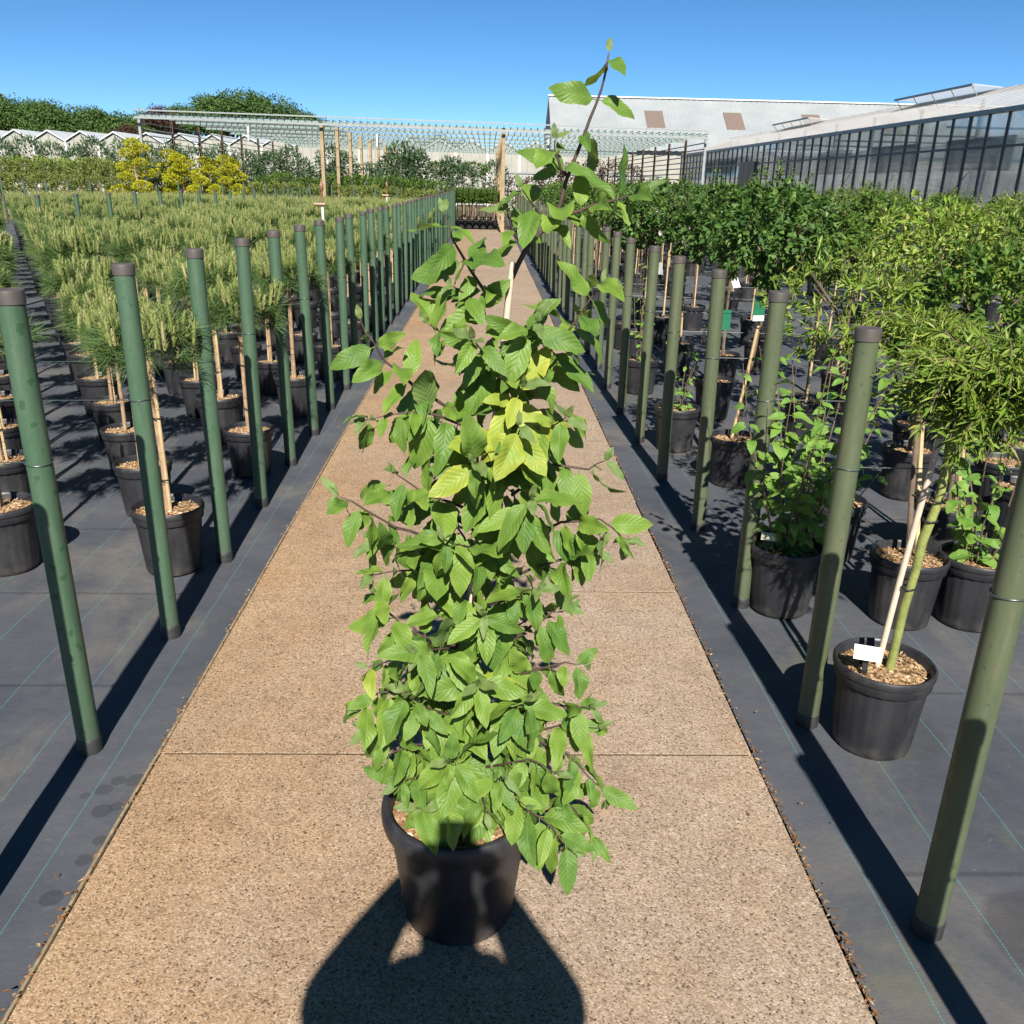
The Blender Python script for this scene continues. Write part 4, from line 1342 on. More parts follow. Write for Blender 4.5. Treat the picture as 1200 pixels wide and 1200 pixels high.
# leafy climber bush with single heart-shaped leaves
HEART = [leaf_mesh('leaf', 'leaf_climber', d, f, .36, w, 3+i, 9, 6, heart=1.0, petiole=.25) for i, (d, f, w) in enumerate(((.1, .3, .1), (.25, .2, .15), (.4, .35, .1)))]
def climber(name, label, loc, seed, n_shoots, h0, h1, spread, Lf, step, group=None):
    rr = random.Random(seed)
    t = thing(name, label, 'potted plant', loc, 0, group)
    ob('pot', POT, t)
    ob('soil', SOILS[1], t)
    for s in range(n_shoots):
        a = rr.uniform(0, 6.28)
        q = spread*math.sqrt(rr.random())
        h = rr.uniform(h0, h1)
        x0, y0 = 0.04*math.cos(a), 0.04*math.sin(a)
        Q = [Vector((x0, y0, .25)), Vector((x0+q*.35*math.cos(a), y0+q*.35*math.sin(a), .25+(h-.25)*.35)), Vector((x0+q*.75*math.cos(a+.2), y0+q*.75*math.sin(a+.2), .25+(h-.25)*.7)), Vector((x0+q*math.cos(a+.3), y0+q*math.sin(a+.3), h))]
        b = ob('shoot', MB().tube(Q, [.0035, .003, .0024, .0014], 6).mesh('shoot', ['greytwig']), t)
        nodes, _ = sample(Q, step)
        for i, (p, tt) in enumerate(nodes):
            ang = rr.uniform(0, 6.28)
            for sg in (0, math.pi):
                if rr.random() < .15:
                    continue
                ax = Vector((math.cos(ang+sg), math.sin(ang+sg)-.15, rr.uniform(-.5, .1)))
                ax.normalize()
                nn = Vector((rr.gauss(0, .35), -.45+rr.gauss(0, .35), .8))
                nn = (nn-ax*nn.dot(ax)).normalized()
                sd = nn.cross(ax)
                L = Lf*rr.uniform(.6, 1.2)*(1.0 if i < len(nodes)-2 else .7)
                o = ob('leaf', rr.choice(HEART), b)
                o.matrix_basis = Matrix(((ax.x*L, sd.x*L, nn.x*L, p[0]), (ax.y*L, sd.y*L, nn.y*L, p[1]), (ax.z*L, sd.z*L, nn.z*L, p[2]), (0, 0, 0, 1)))
    return t
climber('climbing_bush', 'bushy climber with bright heart-shaped leaves in a black pot with a cream tag', (1.204, 3.20, -0.004), 5, 19, .58, 1.14, .27, .072, .066)
climber('climbing_bush', 'small leafy climber in a pot behind the fourth post of the shrub row', (1.23, 5.50, -0.004), 6, 9, .45, .95, .15, .050, .085)
climber('climbing_bush', 'sparse young climber in a pot half hidden by the nearest olive post', (1.93, 3.10, -0.004), 8, 9, .55, .98, .26, .075, .085)
climber('climbing_bush', 'thin climber trained upright in a pot farther along the shrub row', (1.27, 7.15, -0.004), 9, 7, .8, 1.15, .10, .045, .09)

standard_tree('leafy_standard', 'dense dark leaved standard with a green tag and twin pale stems', 'potted tree', (1.42, 4.80, -0.004), CR_DARK[0], 1.37, 1.12, None, 0, (0.09, 0.0))
standard_tree('lime_standard', 'narrow leaved lime green standard in a pot with a bare mulch top', 'potted tree', (1.60, 3.75, -0.004), CR_LIME_S, 1.14, 1.0, None, 1.0, (-0.02, 0.03))
standard_tree('lime_standard', 'lime green standard with twin canes and a violet picture tag', 'potted tree', (2.35, 4.62, -0.004), CR_LIME[1], 1.28, 1.05, None, 2.0, (0.04, 0.0))
standard_tree('weeping_standard', 'second weeping standard with fine hanging shoots beside the climber pot', 'potted tree', (1.66, 3.09+.02, -0.004), WEEP2, .98, .99, None, 2.3, (.18, -.22), True)
standard_tree('lime_standard', 'mid green standard whose head fills the gap behind the weeping standards', 'potted tree', (2.12, 3.72, -0.004), CR_MID[0], 1.16, 0.98, None, 2.4, (0.02, 0.0))
standard_tree('lime_standard', 'broad lime green standard over the spare mulch pot', 'potted tree', (2.62, 3.98, -0.004), CR_LIME[0], 1.25, 1.02, None, 0.4, (0.02, 0.0))
t = thing('flower_pot', 'spare black pot topped with bare mulch', 'pot', (2.76, 4.40, -0.004))
ob('pot', POT, t); ob('soil', SOILS[2], t)

GS = 'leafy standards filling the shrub bed'
protos = []
for i, (nm, cr, cz, th, lab) in enumerate((
        ('leafy_standard', CR_DARK[1], 1.32, 1.08, 'dark green round headed standard in the shrub bed'),
        ('leafy_standard', CR_DARK[2], 1.34, 1.10, 'dark green round headed standard in the shrub bed'),
        ('flowering_standard', CR_FLOWER, 1.28, 1.05, 'dark standard with a few pale pink flowers in the shrub bed'),
        ('lime_standard', CR_LIME[2], 1.28, 1.05, 'lime green narrow leaved standard in the shrub bed'),
        ('green_standard', CR_MID[0], 1.30, 1.06, 'mid green standard with upright shoots in the shrub bed'),
        ('green_standard', CR_MID[1], 1.30, 1.06, 'mid green standard with upright shoots in the shrub bed'),
        ('green_standard', CR_MID[2], 1.32, 1.06, 'mid green standard with upright shoots in the shrub bed'))):
    protos.append(remember(standard_tree(nm, lab, 'potted tree', (0, -40, 0), cr, cz, th, GS+': '+lab)))
spots = [(1.68, 6.35, 1), (2.68, 5.25, 3), (2.15, 5.75, 4), (3.3, 5.35, 6), (2.0, 7.4, 0), (2.75, 6.7, 4), (3.45, 6.6, 3), (3.0, 4.75, 3), (3.5, 5.95, 5), (1.75, 8.0, 2), (1.45, 9.2, 2), (2.55, 8.2, 1)]
for j in range(17):
    for i in range(9):
        x, y = 1.5+i*0.95+(j % 2)*0.47, 8.6+j*0.98
        if x > 0.62*y+1.2:
            continue
        if y > 15 and i > 6:
            continue
        if y < 16 and rng.uniform() < 0.22:
            continue
        kind = int(rng.choice([0, 1, 2, 3, 4, 5, 6], p=[.2, .2, .12, .08, .16, .12, .12]))
        if x > 3.2:
            kind = int(rng.choice([3, 4, 5, 6]))
        spots.append((x+rng.normal()*.06, y+rng.normal()*.06, kind, i))
usedp = set()
for sp in spots:
    x, y, k = sp[:3]
    row = sp[3] if len(sp) > 3 else int(min(8, max(0, (x-1.5)/0.95)))
    s = rng.uniform(.94, 1.05)
    if k not in usedp:
        usedp.add(k)
        c = protos[k]
        c.location, c.rotation_euler, c.scale = (x, y, -.004), (0, 0, rng.uniform(0, 6.28)), (s, s, s)
    else:
        c = copy_tree(protos[k], (x, y, -.004), rng.uniform(0, 6.28), s)
    b_ = ('dark green round headed standard', 'dark green round headed standard', 'dark pink flowered standard', 'lime green narrow leaved standard', 'mid green standard with upright shoots', 'mid green standard with upright shoots', 'mid green standard with upright shoots')[k]
    c['label'] = '%s in the %s line of pots from the olive posts' % (b_, ORD[row])
    c['group'] = c['label'].replace('standard', 'standards')

# plant labels
def plant_label(label, loc, rz, tilt, w, h, front, stake_h, lines=True, band=None):
    t = thing('plant_label', label, 'plant label', loc, rz)
    c = MB()
    c.box(-w/2, w/2, -.0012, .0012, -h/2, h/2)
    card = ob('card', c.mesh('card', [front], False), t, (0, 0, stake_h), (tilt, 0, 0))
    if lines:
        for i in range(4):
            ob('print_line', MB().box(-w*.38, w*(.36-.12*(i % 3)), -.0019, -.0013, h*(.26-.16*i)-h*.018, h*(.26-.16*i)+h*.018).mesh('print_line', ['grey_print'], False), card)
    if band:
        ob('band', MB().box(-w/2, w/2, -.0022, -.0013, -h/2, -h*.28).mesh('band', [band], False), card)
    if stake_h > 0.02:
        ob('stake', MB().box(-.008, .008, .002, .005, -.07, stake_h-.005).mesh('label_stake', ['sleeve'], False), t)
    return t
plant_label('white plant label on a black peg in the weeping standard\'s pot', (1.125, 2.235, .262), -.35, -.75, .075, .045, 'white_card', .070)
plant_label('small cream plant label on a black peg in the climber\'s pot', (1.105, 3.14, .262), -.35, -.9, .055, .035, 'cream_card', .07, False)
plant_label('green hanging tag with white foot on the dense dark standard', (1.455, 4.74, 1.00), 0.2, 0, .065, .13, 'green_card', 0, False, 'white_card')
plant_label('violet picture tag on the twin cane lime standard', (2.42, 4.57, .60), 0.2, -.1, .10, .16, 'photo_card', 0, False, 'white_card')
plant_label('white fluttering tag on a standard behind the shrub row posts', (1.74, 6.29, .98), 0.7, -.5, .085, .075, 'white_card', 0, False)
plant_label('white tag hanging by the upright thin climber', (1.33, 7.06, 1.0), -0.6, 0.4, .08, .10, 'white_card', 0, False)
plant_label('dark green tag tied to a stem among the climber leaves', (1.36, 3.42, .80), 0.3, 0.5, .06, .11, 'green_card', 0, False)
plant_label('green mesh tag on the dark trunk behind the fourth olive post', (1.70, 6.29, .72), 0.1, 0, .07, .14, 'green_card', 0, False)

# ------------------------------------------------------------------ glasshouse on the right
GX, GX2, EAVE, RIDGE = 12.0, 18.0, 3.38, 4.40
gh = thing('glasshouse', 'long glasshouse with dark frames, whitewashed roof and open ridge vents', 'greenhouse', (GX, 38.0, 0))
def gp(name, mb, mats, parent=None, smooth=False):
    for i, v in enumerate(mb.v):
        mb.v[i] = (v[0]-GX, v[1]-38.0, v[2])
    return ob(name, mb.mesh(name, mats, smooth), parent or gh)
Y0, Y1, STEP = 16.6, 58.6, 0.875
gp('base_wall', MB().box(GX-.06, GX+.10, Y0, Y1, -.06, .55), ['block'])
gp('gutter', MB().box(GX-.12, GX+.06, Y0, Y1, EAVE, EAVE+.10), ['galv'])
gp('rail', MB().box(GX-.03, GX+.03, Y0, Y1, 2.62, 2.68), ['dark_frame'])
gp('rear_wall', MB().box(GX2, GX2+.08, Y0, Y1, -.06, EAVE), ['whitewash'])
gp('floor_slab', MB().box(GX+.1, GX2, Y0, Y1, -.06, .03), ['white_paint'])  # white floor added to make the inside of the glasshouse brighter
gp('end_wall', MB().prism([(GX+.1, 0), (GX2, 0), (GX2, EAVE), ((GX+GX2)/2, RIDGE-.05), (GX+.1, EAVE)], 'y', Y1, Y1+.06), ['pale_panel'])
gp('end_wall', MB().prism([(GX+.1, 0), (GX2, 0), (GX2, EAVE), ((GX+GX2)/2, RIDGE-.05), (GX+.1, EAVE)], 'y', Y0-.06, Y0), ['pale_panel'])
gp('ridge_bar', MB().box((GX+GX2)/2-.06, (GX+GX2)/2+.06, Y0, Y1, RIDGE, RIDGE+.09), ['galv'])
ny = int(round((Y1-Y0)/STEP))
slope = (RIDGE-EAVE)/((GX2-GX)/2)
vent_idx = set(list(range(13, 19)) + list(range(29, 35)))
for i in range(ny+1):
    y = Y0+i*STEP
    big = i % 4 == 0
    w = .034 if big else .017
    gp('mullion', MB().box(GX-.035, GX+.035, y-w, y+w, .55, EAVE), ['dark_frame'])
    if i == ny:
        break
    if 29 <= i <= 31:
        gp('door_leaf', MB().box(GX-.10, GX-.05, y+.02, y+STEP-.01, .1, 2.75), ['dark_frame'])
    else:
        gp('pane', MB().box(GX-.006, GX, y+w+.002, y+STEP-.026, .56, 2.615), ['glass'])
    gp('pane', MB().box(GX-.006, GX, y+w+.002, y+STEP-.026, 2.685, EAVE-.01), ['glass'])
    x1 = (GX+GX2)/2-(.85 if i in vent_idx else .06)
    rb = MB()
    z0, z1 = EAVE+.10, EAVE+.10+slope*(x1-GX)
    rb.add([(GX-.05, y+.012, z0), (x1, y+.012, z1), (x1, y+STEP-.012, z1), (GX-.05, y+STEP-.012, z0), (GX-.05, y+.012, z0+.02), (x1, y+.012, z1+.02), (x1, y+STEP-.012, z1+.02), (GX-.05, y+STEP-.012, z0+.02)],
           [(0, 3, 2, 1), (4, 5, 6, 7), (0, 1, 5, 4), (1, 2, 6, 5), (2, 3, 7, 6), (3, 0, 4, 7)])
    gp('roof_panel', rb, ['whitewash'])
    rb = MB().box(GX-.06, GX-.05+.001, y-.012, y+.012, EAVE+.1, EAVE+.105)
    x2 = (GX+GX2)/2+.06
    rb = MB()
    rb.add([(x2, y+.012, RIDGE), (GX2+.08, y+.012, EAVE), (GX2+.08, y+STEP-.012, EAVE), (x2, y+STEP-.012, RIDGE)], [(0, 1, 2, 3)])
    gp('roof_panel', rb, ['whitewash'])
xr = (GX+GX2)/2
for (a, b) in ((13, 19), (29, 35)):
    ya, yb = Y0+a*STEP, Y0+b*STEP
    # vent hinged at the ridge, its free edge propped up
    v = MB()
    ze, xe = RIDGE+.17, xr-.92
    v.add([(xr, ya, RIDGE+.1), (xr, yb, RIDGE+.1), (xe, yb, ze), (xe, ya, ze), (xr, ya, RIDGE+.13), (xr, yb, RIDGE+.13), (xe, yb, ze+.03), (xe, ya, ze+.03)],
          [(0, 1, 2, 3), (7, 6, 5, 4), (0, 4, 5, 1), (1, 5, 6, 2), (2, 6, 7, 3), (3, 7, 4, 0)])
    vent = gp('roof_vent', v, ['whitewash'])
    fr = MB().box(xe-.02, xe+.03, ya, yb, ze-.03, ze+.035)
    gp('vent_frame', fr, ['galv'], vent)
    for k in range(5):
        yk = ya+.1+(yb-ya-.2)*k/4
        gp('vent_arm', MB().tube([(xe+.03, yk, ze), (xe+.35, yk, RIDGE-.27)], .014, 5), ['galv'], vent)
# things standing inside
for i in range(8):
    y = Y0+1.0+i*5.1
    gp('screen', MB().box(GX+.7, GX+.74, y, y+3.4, 2.15, 2.95), ['screen'])
    gp('bench', MB().box(GX+.9, GX+2.4, y-.2, y+4.1, .85, .95), ['white_paint'])
    gp('stacked_tray', MB().box(GX+1.1, GX+2.2, y+.3, y+3.3, .95, 1.35), ['block'])
for i in range(20):
    y = Y0+.9+i*2.1
    gp('sun_catch_panel', MB().box(GX+.35, GX2-.4, y, y+.02, .9, 2.15 if i % 2 else 1.9), ['white_paint'])  # white cross panels added to catch the sun and brighten the interior
for i in range(11):
    y = Y0+.4+i*4.0
    gp('column', MB().box(GX+3.0, GX+3.1, y, y+.1, 0, RIDGE-.1), ['galv'])
    gp('brace', MB().tube([(GX+.1, y, EAVE-.15), (GX2-.1, y, EAVE-.15)], .03, 6), ['galv'])
for y in (23.2, 31.0):
    gp('diagonal_brace', MB().tube([(GX+.12, y, 2.3), (GX+.12, y+2.0, .9)], .022, 6), ['dark_frame'])

# ------------------------------------------------------------------ warehouse behind
WX, WY = 5.3, 80.0
wh = thing('warehouse', 'big shed with pale grey corrugated roof and brown rooflights', 'building', (WX, WY, 0))
def wp(name, mb, mats, parent=None):
    for i, v in enumerate(mb.v):
        mb.v[i] = (v[0]-WX, v[1]-WY, v[2])
    return ob(name, mb.mesh(name, mats, False), parent or wh)
wz0, wz1, wy1, wx2 = 4.5, 8.95, 86.5, 48.0
wp('gable_wall', MB().prism([(WY+.1, 0), (2*wy1-WY-.1, 0), (2*wy1-WY-.1, wz0), (wy1, wz1-.12), (WY+.1, wz0)], 'x', WX+.15, WX+.4), ['shed_wall'])
wp('gable_wall', MB().prism([(WY+.1, 0), (2*wy1-WY-.1, 0), (2*wy1-WY-.1, wz0), (wy1, wz1-.12), (WY+.1, wz0)], 'x', wx2-.4, wx2-.15), ['shed_wall'])
wp('front_wall', MB().box(WX+.4, wx2-.4, WY+.1, WY+.35, 0, wz0-.05), ['pale_panel'])
n = 150
def roofsheet(ya, za, yb, zb):
    v, f = [], []
    for i in range(n+1):
        x = WX+(wx2-WX)*i/n
        o = .05*(i % 2)
        v += [(x, ya, za+o), (x, yb, zb+o)]
    f = [(2*i, 2*i+2, 2*i+3, 2*i+1) for i in range(n)]
    return MB().add(v, f)
rf = wp('roof', roofsheet(WY-.3, wz0-.1, wy1, wz1), ['roofing'])
wp('roof', roofsheet(2*wy1-WY+.3, wz0-.1, wy1, wz1), ['roofing'])
wp('ridge_cap', MB().box(WX-.05, wx2, wy1-.2, wy1+.2, wz1+.03, wz1+.14), ['white_paint'], rf)
for i in range(4):
    x = 13.7+i*7.0
    ta, tb = .42, .74
    v = []
    for t, z_ in ((ta, .09), (tb, .09)):
        for xx in (x, x+1.6):
            v.append((xx, WY-.3+(wy1-WY+.3)*t, wz0-.1+(wz1-wz0+.1)*t+z_))
    mbv = MB().add(v+[(p[0], p[1], p[2]-.07) for p in v], [(0, 1, 3, 2), (0, 4, 5, 1), (1, 5, 7, 3), (3, 7, 6, 2), (2, 6, 4, 0)])
    wp('rooflight', mbv, ['skylight'], rf)
wp('gable_lamp', MB().box(WX+.02, WX+.15, wy1-2.2, wy1-1.9, 5.7, 6.0), ['white_paint'])
# low pale wall in front of the warehouse
lw = thing('site_wall', 'low white wall with a handrail at the foot of the warehouse', 'wall', (10.5, 62, 0))
ob('wall', MB().box(-9.5, 1.0, 0, .25, -.06, 2.2).mesh('wall', ['block'], False), lw)
ob('coping', MB().box(-9.6, 1.1, -.06, .31, 2.2, 2.3).mesh('coping', ['galv'], False), lw)
for i in range(8):
    ob('rail_post', MB().tube([(-9.2+i*1.4, -.5, -.06), (-9.2+i*1.4, -.5, 1.5)], .03, 6).mesh('rail_post', ['dark_frame']), lw)
ob('handrail', MB().tube([(-9.3, -.5, 1.5), (.7, -.5, 1.5)], .03, 6).mesh('handrail', ['dark_frame']), lw)

# ------------------------------------------------------------------ shade frame across the end of the path
PX, PY, PX2, PY2, PH = -11.2, 31.0, 7.1, 56.0, 3.18
pg = thing('shade_frame', 'wide open shade frame of pale rods on timber and steel posts beyond the path', 'pergola', (PX, PY, 0))
def gg(name, mb, mats, parent=None, smooth=True):
    for i, v in enumerate(mb.v):
        t = (v[0]-PX)/(PX2-PX)
        mb.v[i] = (v[0]-PX, v[1]-PY, v[2]+(0.22*(1-t) if v[2] > 2.2 else 0))
    return ob(name, mb.mesh(name, mats, smooth), parent or pg)
for i in range(84):
    x = PX+(PX2-PX)*i/83
    gg('roof_rod', MB().tube([(x, PY-.25, PH+.05), (x, PY2+.2, PH+.05)], .015, 5), ['galv_green' if i % 3 else 'galv'])
for j in range(8):
    y = PY+(PY2-PY)*j/7
    gg('beam', MB().box(PX, PX2, y-.03, y+.03, PH-.06, PH+.015), ['galv_green'], None, False)
    if j < 7:
        for q in range(4):
            yq = y+(PY2-PY)/7*(q+1)/5
            gg('cross_wire', MB().tube([(PX, yq, PH+.02), (PX2, yq, PH+.02)], .008, 4), ['galv'])
gg('fascia', MB().box(PX-.03, PX2+.03, PY-.30, PY-.25, PH-.12, PH-.05), ['galv'], None, False)
gg('fascia', MB().box(PX-.03, PX2+.03, PY-.30, PY-.25, PH+.11, PH+.15), ['galv'], None, False)
for xi, x in enumerate((PX, -5.4, .48, PX2)):
    for j in range(9):
        y = PY+j*3.1
        if xi in (1, 2):
            gg('timber_post', MB().box(x-.055, x+.055, y-.10, y+.10, -.06, PH+.0), ['timber'], None, False)
        else:
            gg('steel_post', MB().box(x-.04, x+.04, y-.04, y+.04, -.06, PH), ['galv' if j == 0 else 'rust'], None, False)
for k in range(13):
    z = .75+k*.185
    gg('side_rail', MB().tube([(PX, PY, z), (PX, PY2, z)], .017, 5), ['white_paint' if k % 2 else 'galv_green'])
for k in range(13):
    z = .75+k*.185
    gg('side_rail', MB().tube([(PX2, PY, z), (PX2, PY2, z)], .020, 5), ['white_paint'])
for (x, y) in ((-8.4, 33.6), (-4.2, 36), (2.2, 35.0)):
    gg('lamp_tube', MB().tube([(x, y, PH-.55), (x, y, PH-.1)], .05, 8), ['white_paint'])

# ------------------------------------------------------------------ pale greenhouses on the left
HG = 'bays of the pale multi-span greenhouse'
hs = thing('multi_span_greenhouse', 'long row of pale sheeted greenhouse gables with white posts', 'greenhouse', (-16, 70, 0))
def hp(name, mb, mats, parent=None):
    for i, v in enumerate(mb.v):
        mb.v[i] = (v[0]+16, v[1]-70, v[2])
    return ob(name, mb.mesh(name, mats, False), parent or hs)
bw = 2.36
for i in range(25):
    x0 = -52+i*bw
    if x0 > 4:
        break
    e, p = 3.75, 4.42
    hp('gable_panel', MB().prism([(x0+.08, 0), (x0+bw-.08, 0), (x0+bw-.08, e), (x0+bw/2, p), (x0+.08, e)], 'y', 70, 70.06), ['pale_panel'])
    for q in (1, 2, 3):
        hp('glazing_bar', MB().box(x0+bw*q/4-.03, x0+bw*q/4+.03, 69.95, 69.995, 0, e+(.55 if q == 2 else .26)), ['galv'])
    hp('post', MB().box(x0-.075, x0+.075, 69.9, 70.1, -.06, e+.1), ['white_paint'])
    for sg in (0, 1):
        xa, xb = (x0, x0+bw/2) if sg == 0 else (x0+bw, x0+bw/2)
        hp('roof_slope', MB().add([(xa, 69.85, e+.12), (xb, 69.85, p+.12), (xb, 100, p+.12), (xa, 100, e+.12), (xa, 69.85, e+.02), (xb, 69.85, p+.02)], [(0, 1, 2, 3), (0, 4, 5, 1)]), ['white_sheet'])

# ------------------------------------------------------------------ trees beyond
def tree_crown(seed, n=11000, mat='leaf_tree', leaf=.36):
    r = np.random.default_rng(seed)
    V, F, b = [], [], 0
    m = 34
    d = unit(r.normal(size=(m, 3)))
    d[:, 2] = np.abs(d[:, 2])*1.05-.25
    c = d*r.uniform(.45, 1.0, m)[:, None]*[3.6, 3.6, 3.4]
    rad = r.uniform(.9, 1.9, m)
    k = r.integers(0, m, n)
    e = unit(r.normal(size=(n, 3)))
    p = c[k]+e*(rad[k]*r.uniform(.55, 1.05, n))[:, None]
    v, f = kites(p, e*.4+r.normal(size=(n, 3))*.6+[0, 0, -.2], e+np.array([0, 0, .6])+r.normal(size=(n, 3))*.4, r.uniform(.6, 1.3, n)*leaf, r.uniform(.6, 1.2, n)*leaf*.7, .3)
    return mk('tree_crown', v, f, [mat], None, False)
TC = [tree_crown(200+i) for i in range(4)]
TCP = tree_crown(210, 7000, 'leaf_purple')
ttr = MB().tube([(0, 0, -.1), (.1, 0, 2.5), (0, .1, 5), (.2, 0, 8)], [.35, .28, .22, .1], 8)
for a in range(6):
    ttr.tube([(0, 0, 3+a*.5), (1.2*math.cos(a*1.9), 1.2*math.sin(a*1.9), 5+a*.4), (2.4*math.cos(a*1.9), 2.4*math.sin(a*1.9), 7+a*.2)], [.14, .09, .04], 6)
ttr = ttr.mesh('tree_trunk', ['greytwig'])
def far_tree(label, x, y, h, w, crown, group):
    t = thing('broadleaf_tree' if crown is not TCP else 'purple_tree', label, 'tree', (x, y, -.05), random.uniform(0, 6.28), group)
    s = w/5.0
    ob('trunk', ttr, t, (0, 0, 0), (0, 0, 0), (s, s, h/10.5))
    ob('crown', crown, t, (0, 0, h-4.4*s*1.05), (0, 0, random.uniform(0, 6)), (s, s, s*1.0))
GT = 'wooded belt beyond the pale greenhouse'
for i in range(22):
    x = -112+i*2.75+random.uniform(-1, 1)
    h = float(np.interp(x, [-110, -80, -70, -60, -54], [13.5, 14.0, 13.6, 12.4, 11.2]))+random.uniform(-.5, .5)
    far_tree('green broadleaf tree in the wooded belt beyond the pale greenhouse', x, 150+random.uniform(-5, 8), h, random.uniform(5, 6.5), TC[i % 4], GT)
GT2 = 'tree clump rising above the shade frame'
for (x, h, w) in ((-47, 12.6, 4.6), (-43.5, 14.4, 5.6), (-40, 15.4, 6.2), (-36.5, 15.2, 6.0), (-33.2, 14.4, 5.4), (-30.0, 13.2, 5.0), (-27.2, 11.8, 4.2), (-24.6, 10.2, 3.6)):
    far_tree('green broadleaf tree in the clump showing over the shade frame', x, 150+random.uniform(-4, 4), h, w, TC[int(abs(x)) % 4], GT2)
for (x, h, w) in ((-12, 9.2, 4.4), (-8, 9.5, 4.6), (-4.5, 8.8, 4.2), (6, 6.5, 3.5), (2, 7.0, 4)):
    far_tree('low green tree seen through the rods of the shade frame', x, 150, h, w, TC[int(abs(x)) % 4], 'trees seen through the shade frame')
far_tree('dark purple tree at the left shoulder of the clump', -47.6, 140, 12.0, 3.4, TCP, None)
far_tree('dark purple round tree standing over the end of the pale greenhouse', -50.6, 135, 9.2, 3.3, TCP, None)

# ------------------------------------------------------------------ plants in the middle distance
def blob_crown(name, seed, n, mat, L, W, flat=.85):
    r = np.random.default_rng(seed)
    d = unit(r.normal(size=(n, 3)))
    p = d*(r.uniform(.65, 1.05, n)*(1+.12*np.sin(d[:, 0]*7+seed)*np.sin(d[:, 2]*6)))[:, None]*[1, 1, flat]
    v, f = kites(p, d*.8+r.normal(size=(n, 3))*.4+[0, 0, .25], d+r.normal(size=(n, 3))*.5+[0, 0, .4], r.uniform(.6, 1.2, n)*L, r.uniform(.6, 1.2, n)*W, .3)
    return mk(name, v, f, [mat], None, False)
RP = [blob_crown('round_pine_crown', 300+i, 900, 'leaf_roundpine', .30, .10) for i in range(3)]
stub = MB().tube([(0, 0, -.06), (.03, 0, .5), (0, 0, 1.2)], [.04, .035, .03], 7).mesh('stub_trunk', ['bark'])
def round_shrub(name, label, x, y, h, w, crown, group, cat='shrub', flat=1.0):
    t = thing(name, label, cat, (x, y, 0), random.uniform(0, 6.28), group)
    ob('trunk', stub, t, (0, 0, 0), (0, 0, 0), (1, 1, max(.3, (h-w*.5)/1.2)))
    ob('crown', crown, t, (0, 0, h-w*.5*flat), (0, 0, random.uniform(0, 6)), (w/2, w/2, w/2*flat))
    return t
for i in range(27):
    round_shrub('round_pine', 'light green round headed pine in the row in front of the shade frame', -19.2+i*.66, 32.3+random.uniform(-.2, .2), 1.72-.012*i+random.uniform(-.05, .05), .78, RP[i % 3], 'round pines before the shade frame')
for i in range(14):
    round_shrub('round_pine', 'light green round headed pine in the second row at the field\'s far left', -23+i*.8, 36.0+random.uniform(-.3, .3), 2.15+random.uniform(-.08, .08), .95, RP[(i+1) % 3], 'round pines in the second row')
CON = [blob_crown('conifer_crown', 320+i, 800, 'leaf_blueish', .26, .10, 1.1) for i in range(3)]
GRB = [blob_crown('green_bush_crown', 330+i, 800, 'leaf_mid', .20, .13, .9) for i in range(3)]
LMB = blob_crown('lime_bush_crown', 336, 700, 'leaf_lime', .20, .12, .8)
PUR = blob_crown('purple_bush_crown', 340, 900, 'leaf_purple', .16, .11, 1.2)
for i in range(18):
    round_shrub('conifer_bush', 'dark bluish conifer bush in the bed below the pale greenhouse', -30+i*1.15, 46+random.uniform(-1, 1), 2.9+random.uniform(-.25, .25), 1.5, CON[i % 3], 'conifers below the pale greenhouse')
for i in range(14):
    round_shrub('lime_bush', 'low lime green bush in the bed left of the golden topiary', -25.5+i*.85, 40+random.uniform(-.3, .3), 2.32+random.uniform(-.06, .06), 1.0, LMB, 'lime bushes left of the topiary')
for i in range(16):
    round_shrub('green_bush', 'leafy dark green bush under the left side of the shade frame', -8.2+i*.42, 34.5+random.uniform(-.5, .5), 1.75+random.uniform(-.1, .1), .8, GRB[i % 3], 'green bushes under the shade frame')
for i in range(16):
    round_shrub('conifer_bush', 'dark conifer standing inside the shade frame', -10.4+i*.62, 42+random.uniform(-3, 6), 2.5+random.uniform(-.5, .45), 1.2, CON[i % 3], 'conifers inside the shade frame')
PAD = blob_crown('topiary_pad', 350, 900, 'leaf_yellow_pad', .17, .14, .62)
def topiary(label, x, y, h, npad, seed, group):
    rr = random.Random(seed)
    t = thing('golden_topiary', label, 'topiary', (x, y, 0), 0, group)
    ob('trunk', MB().tube([(0, 0, -.06), (.1, 0, h*.35), (-.06, .05, h*.7), (0, 0, h*.95)], [.06, .05, .04, .025], 7).mesh('topiary_trunk', ['bark']), t)
    for k in range(npad):
        a = k*2.4+rr.uniform(-.4, .4)
        z = .55+(h-.55)*(k/(npad-1))
        q = (.66-.5*(k/(npad-1)))*rr.uniform(.8, 1.15)
        p = (q*math.cos(a), q*math.sin(a), z)
        ob('limb', MB().tube([(0, 0, z-.15), p], [.022, .014], 5).mesh('limb', ['bark']), t)
        s = rr.uniform(.19, .28)
        ob('pad', PAD, t, p, (0, 0, rr.uniform(0, 6)), (s*1.15, s*1.15, s))
topiary('tall golden topiary of round pads at the corner of the shade frame', -11.45, 30.9, 2.55, 15, 1, None)
for i, (x, y, h) in enumerate(((-10.3, 31.9, 2.15), (-9.5, 32.3, 2.1), (-8.75, 32.0, 2.15), (-10.9, 33.0, 2.3))):
    topiary('golden topiary of round pads between the steel posts of the shade frame', x, y, h, 13, 10+i, 'golden topiaries inside the shade frame')

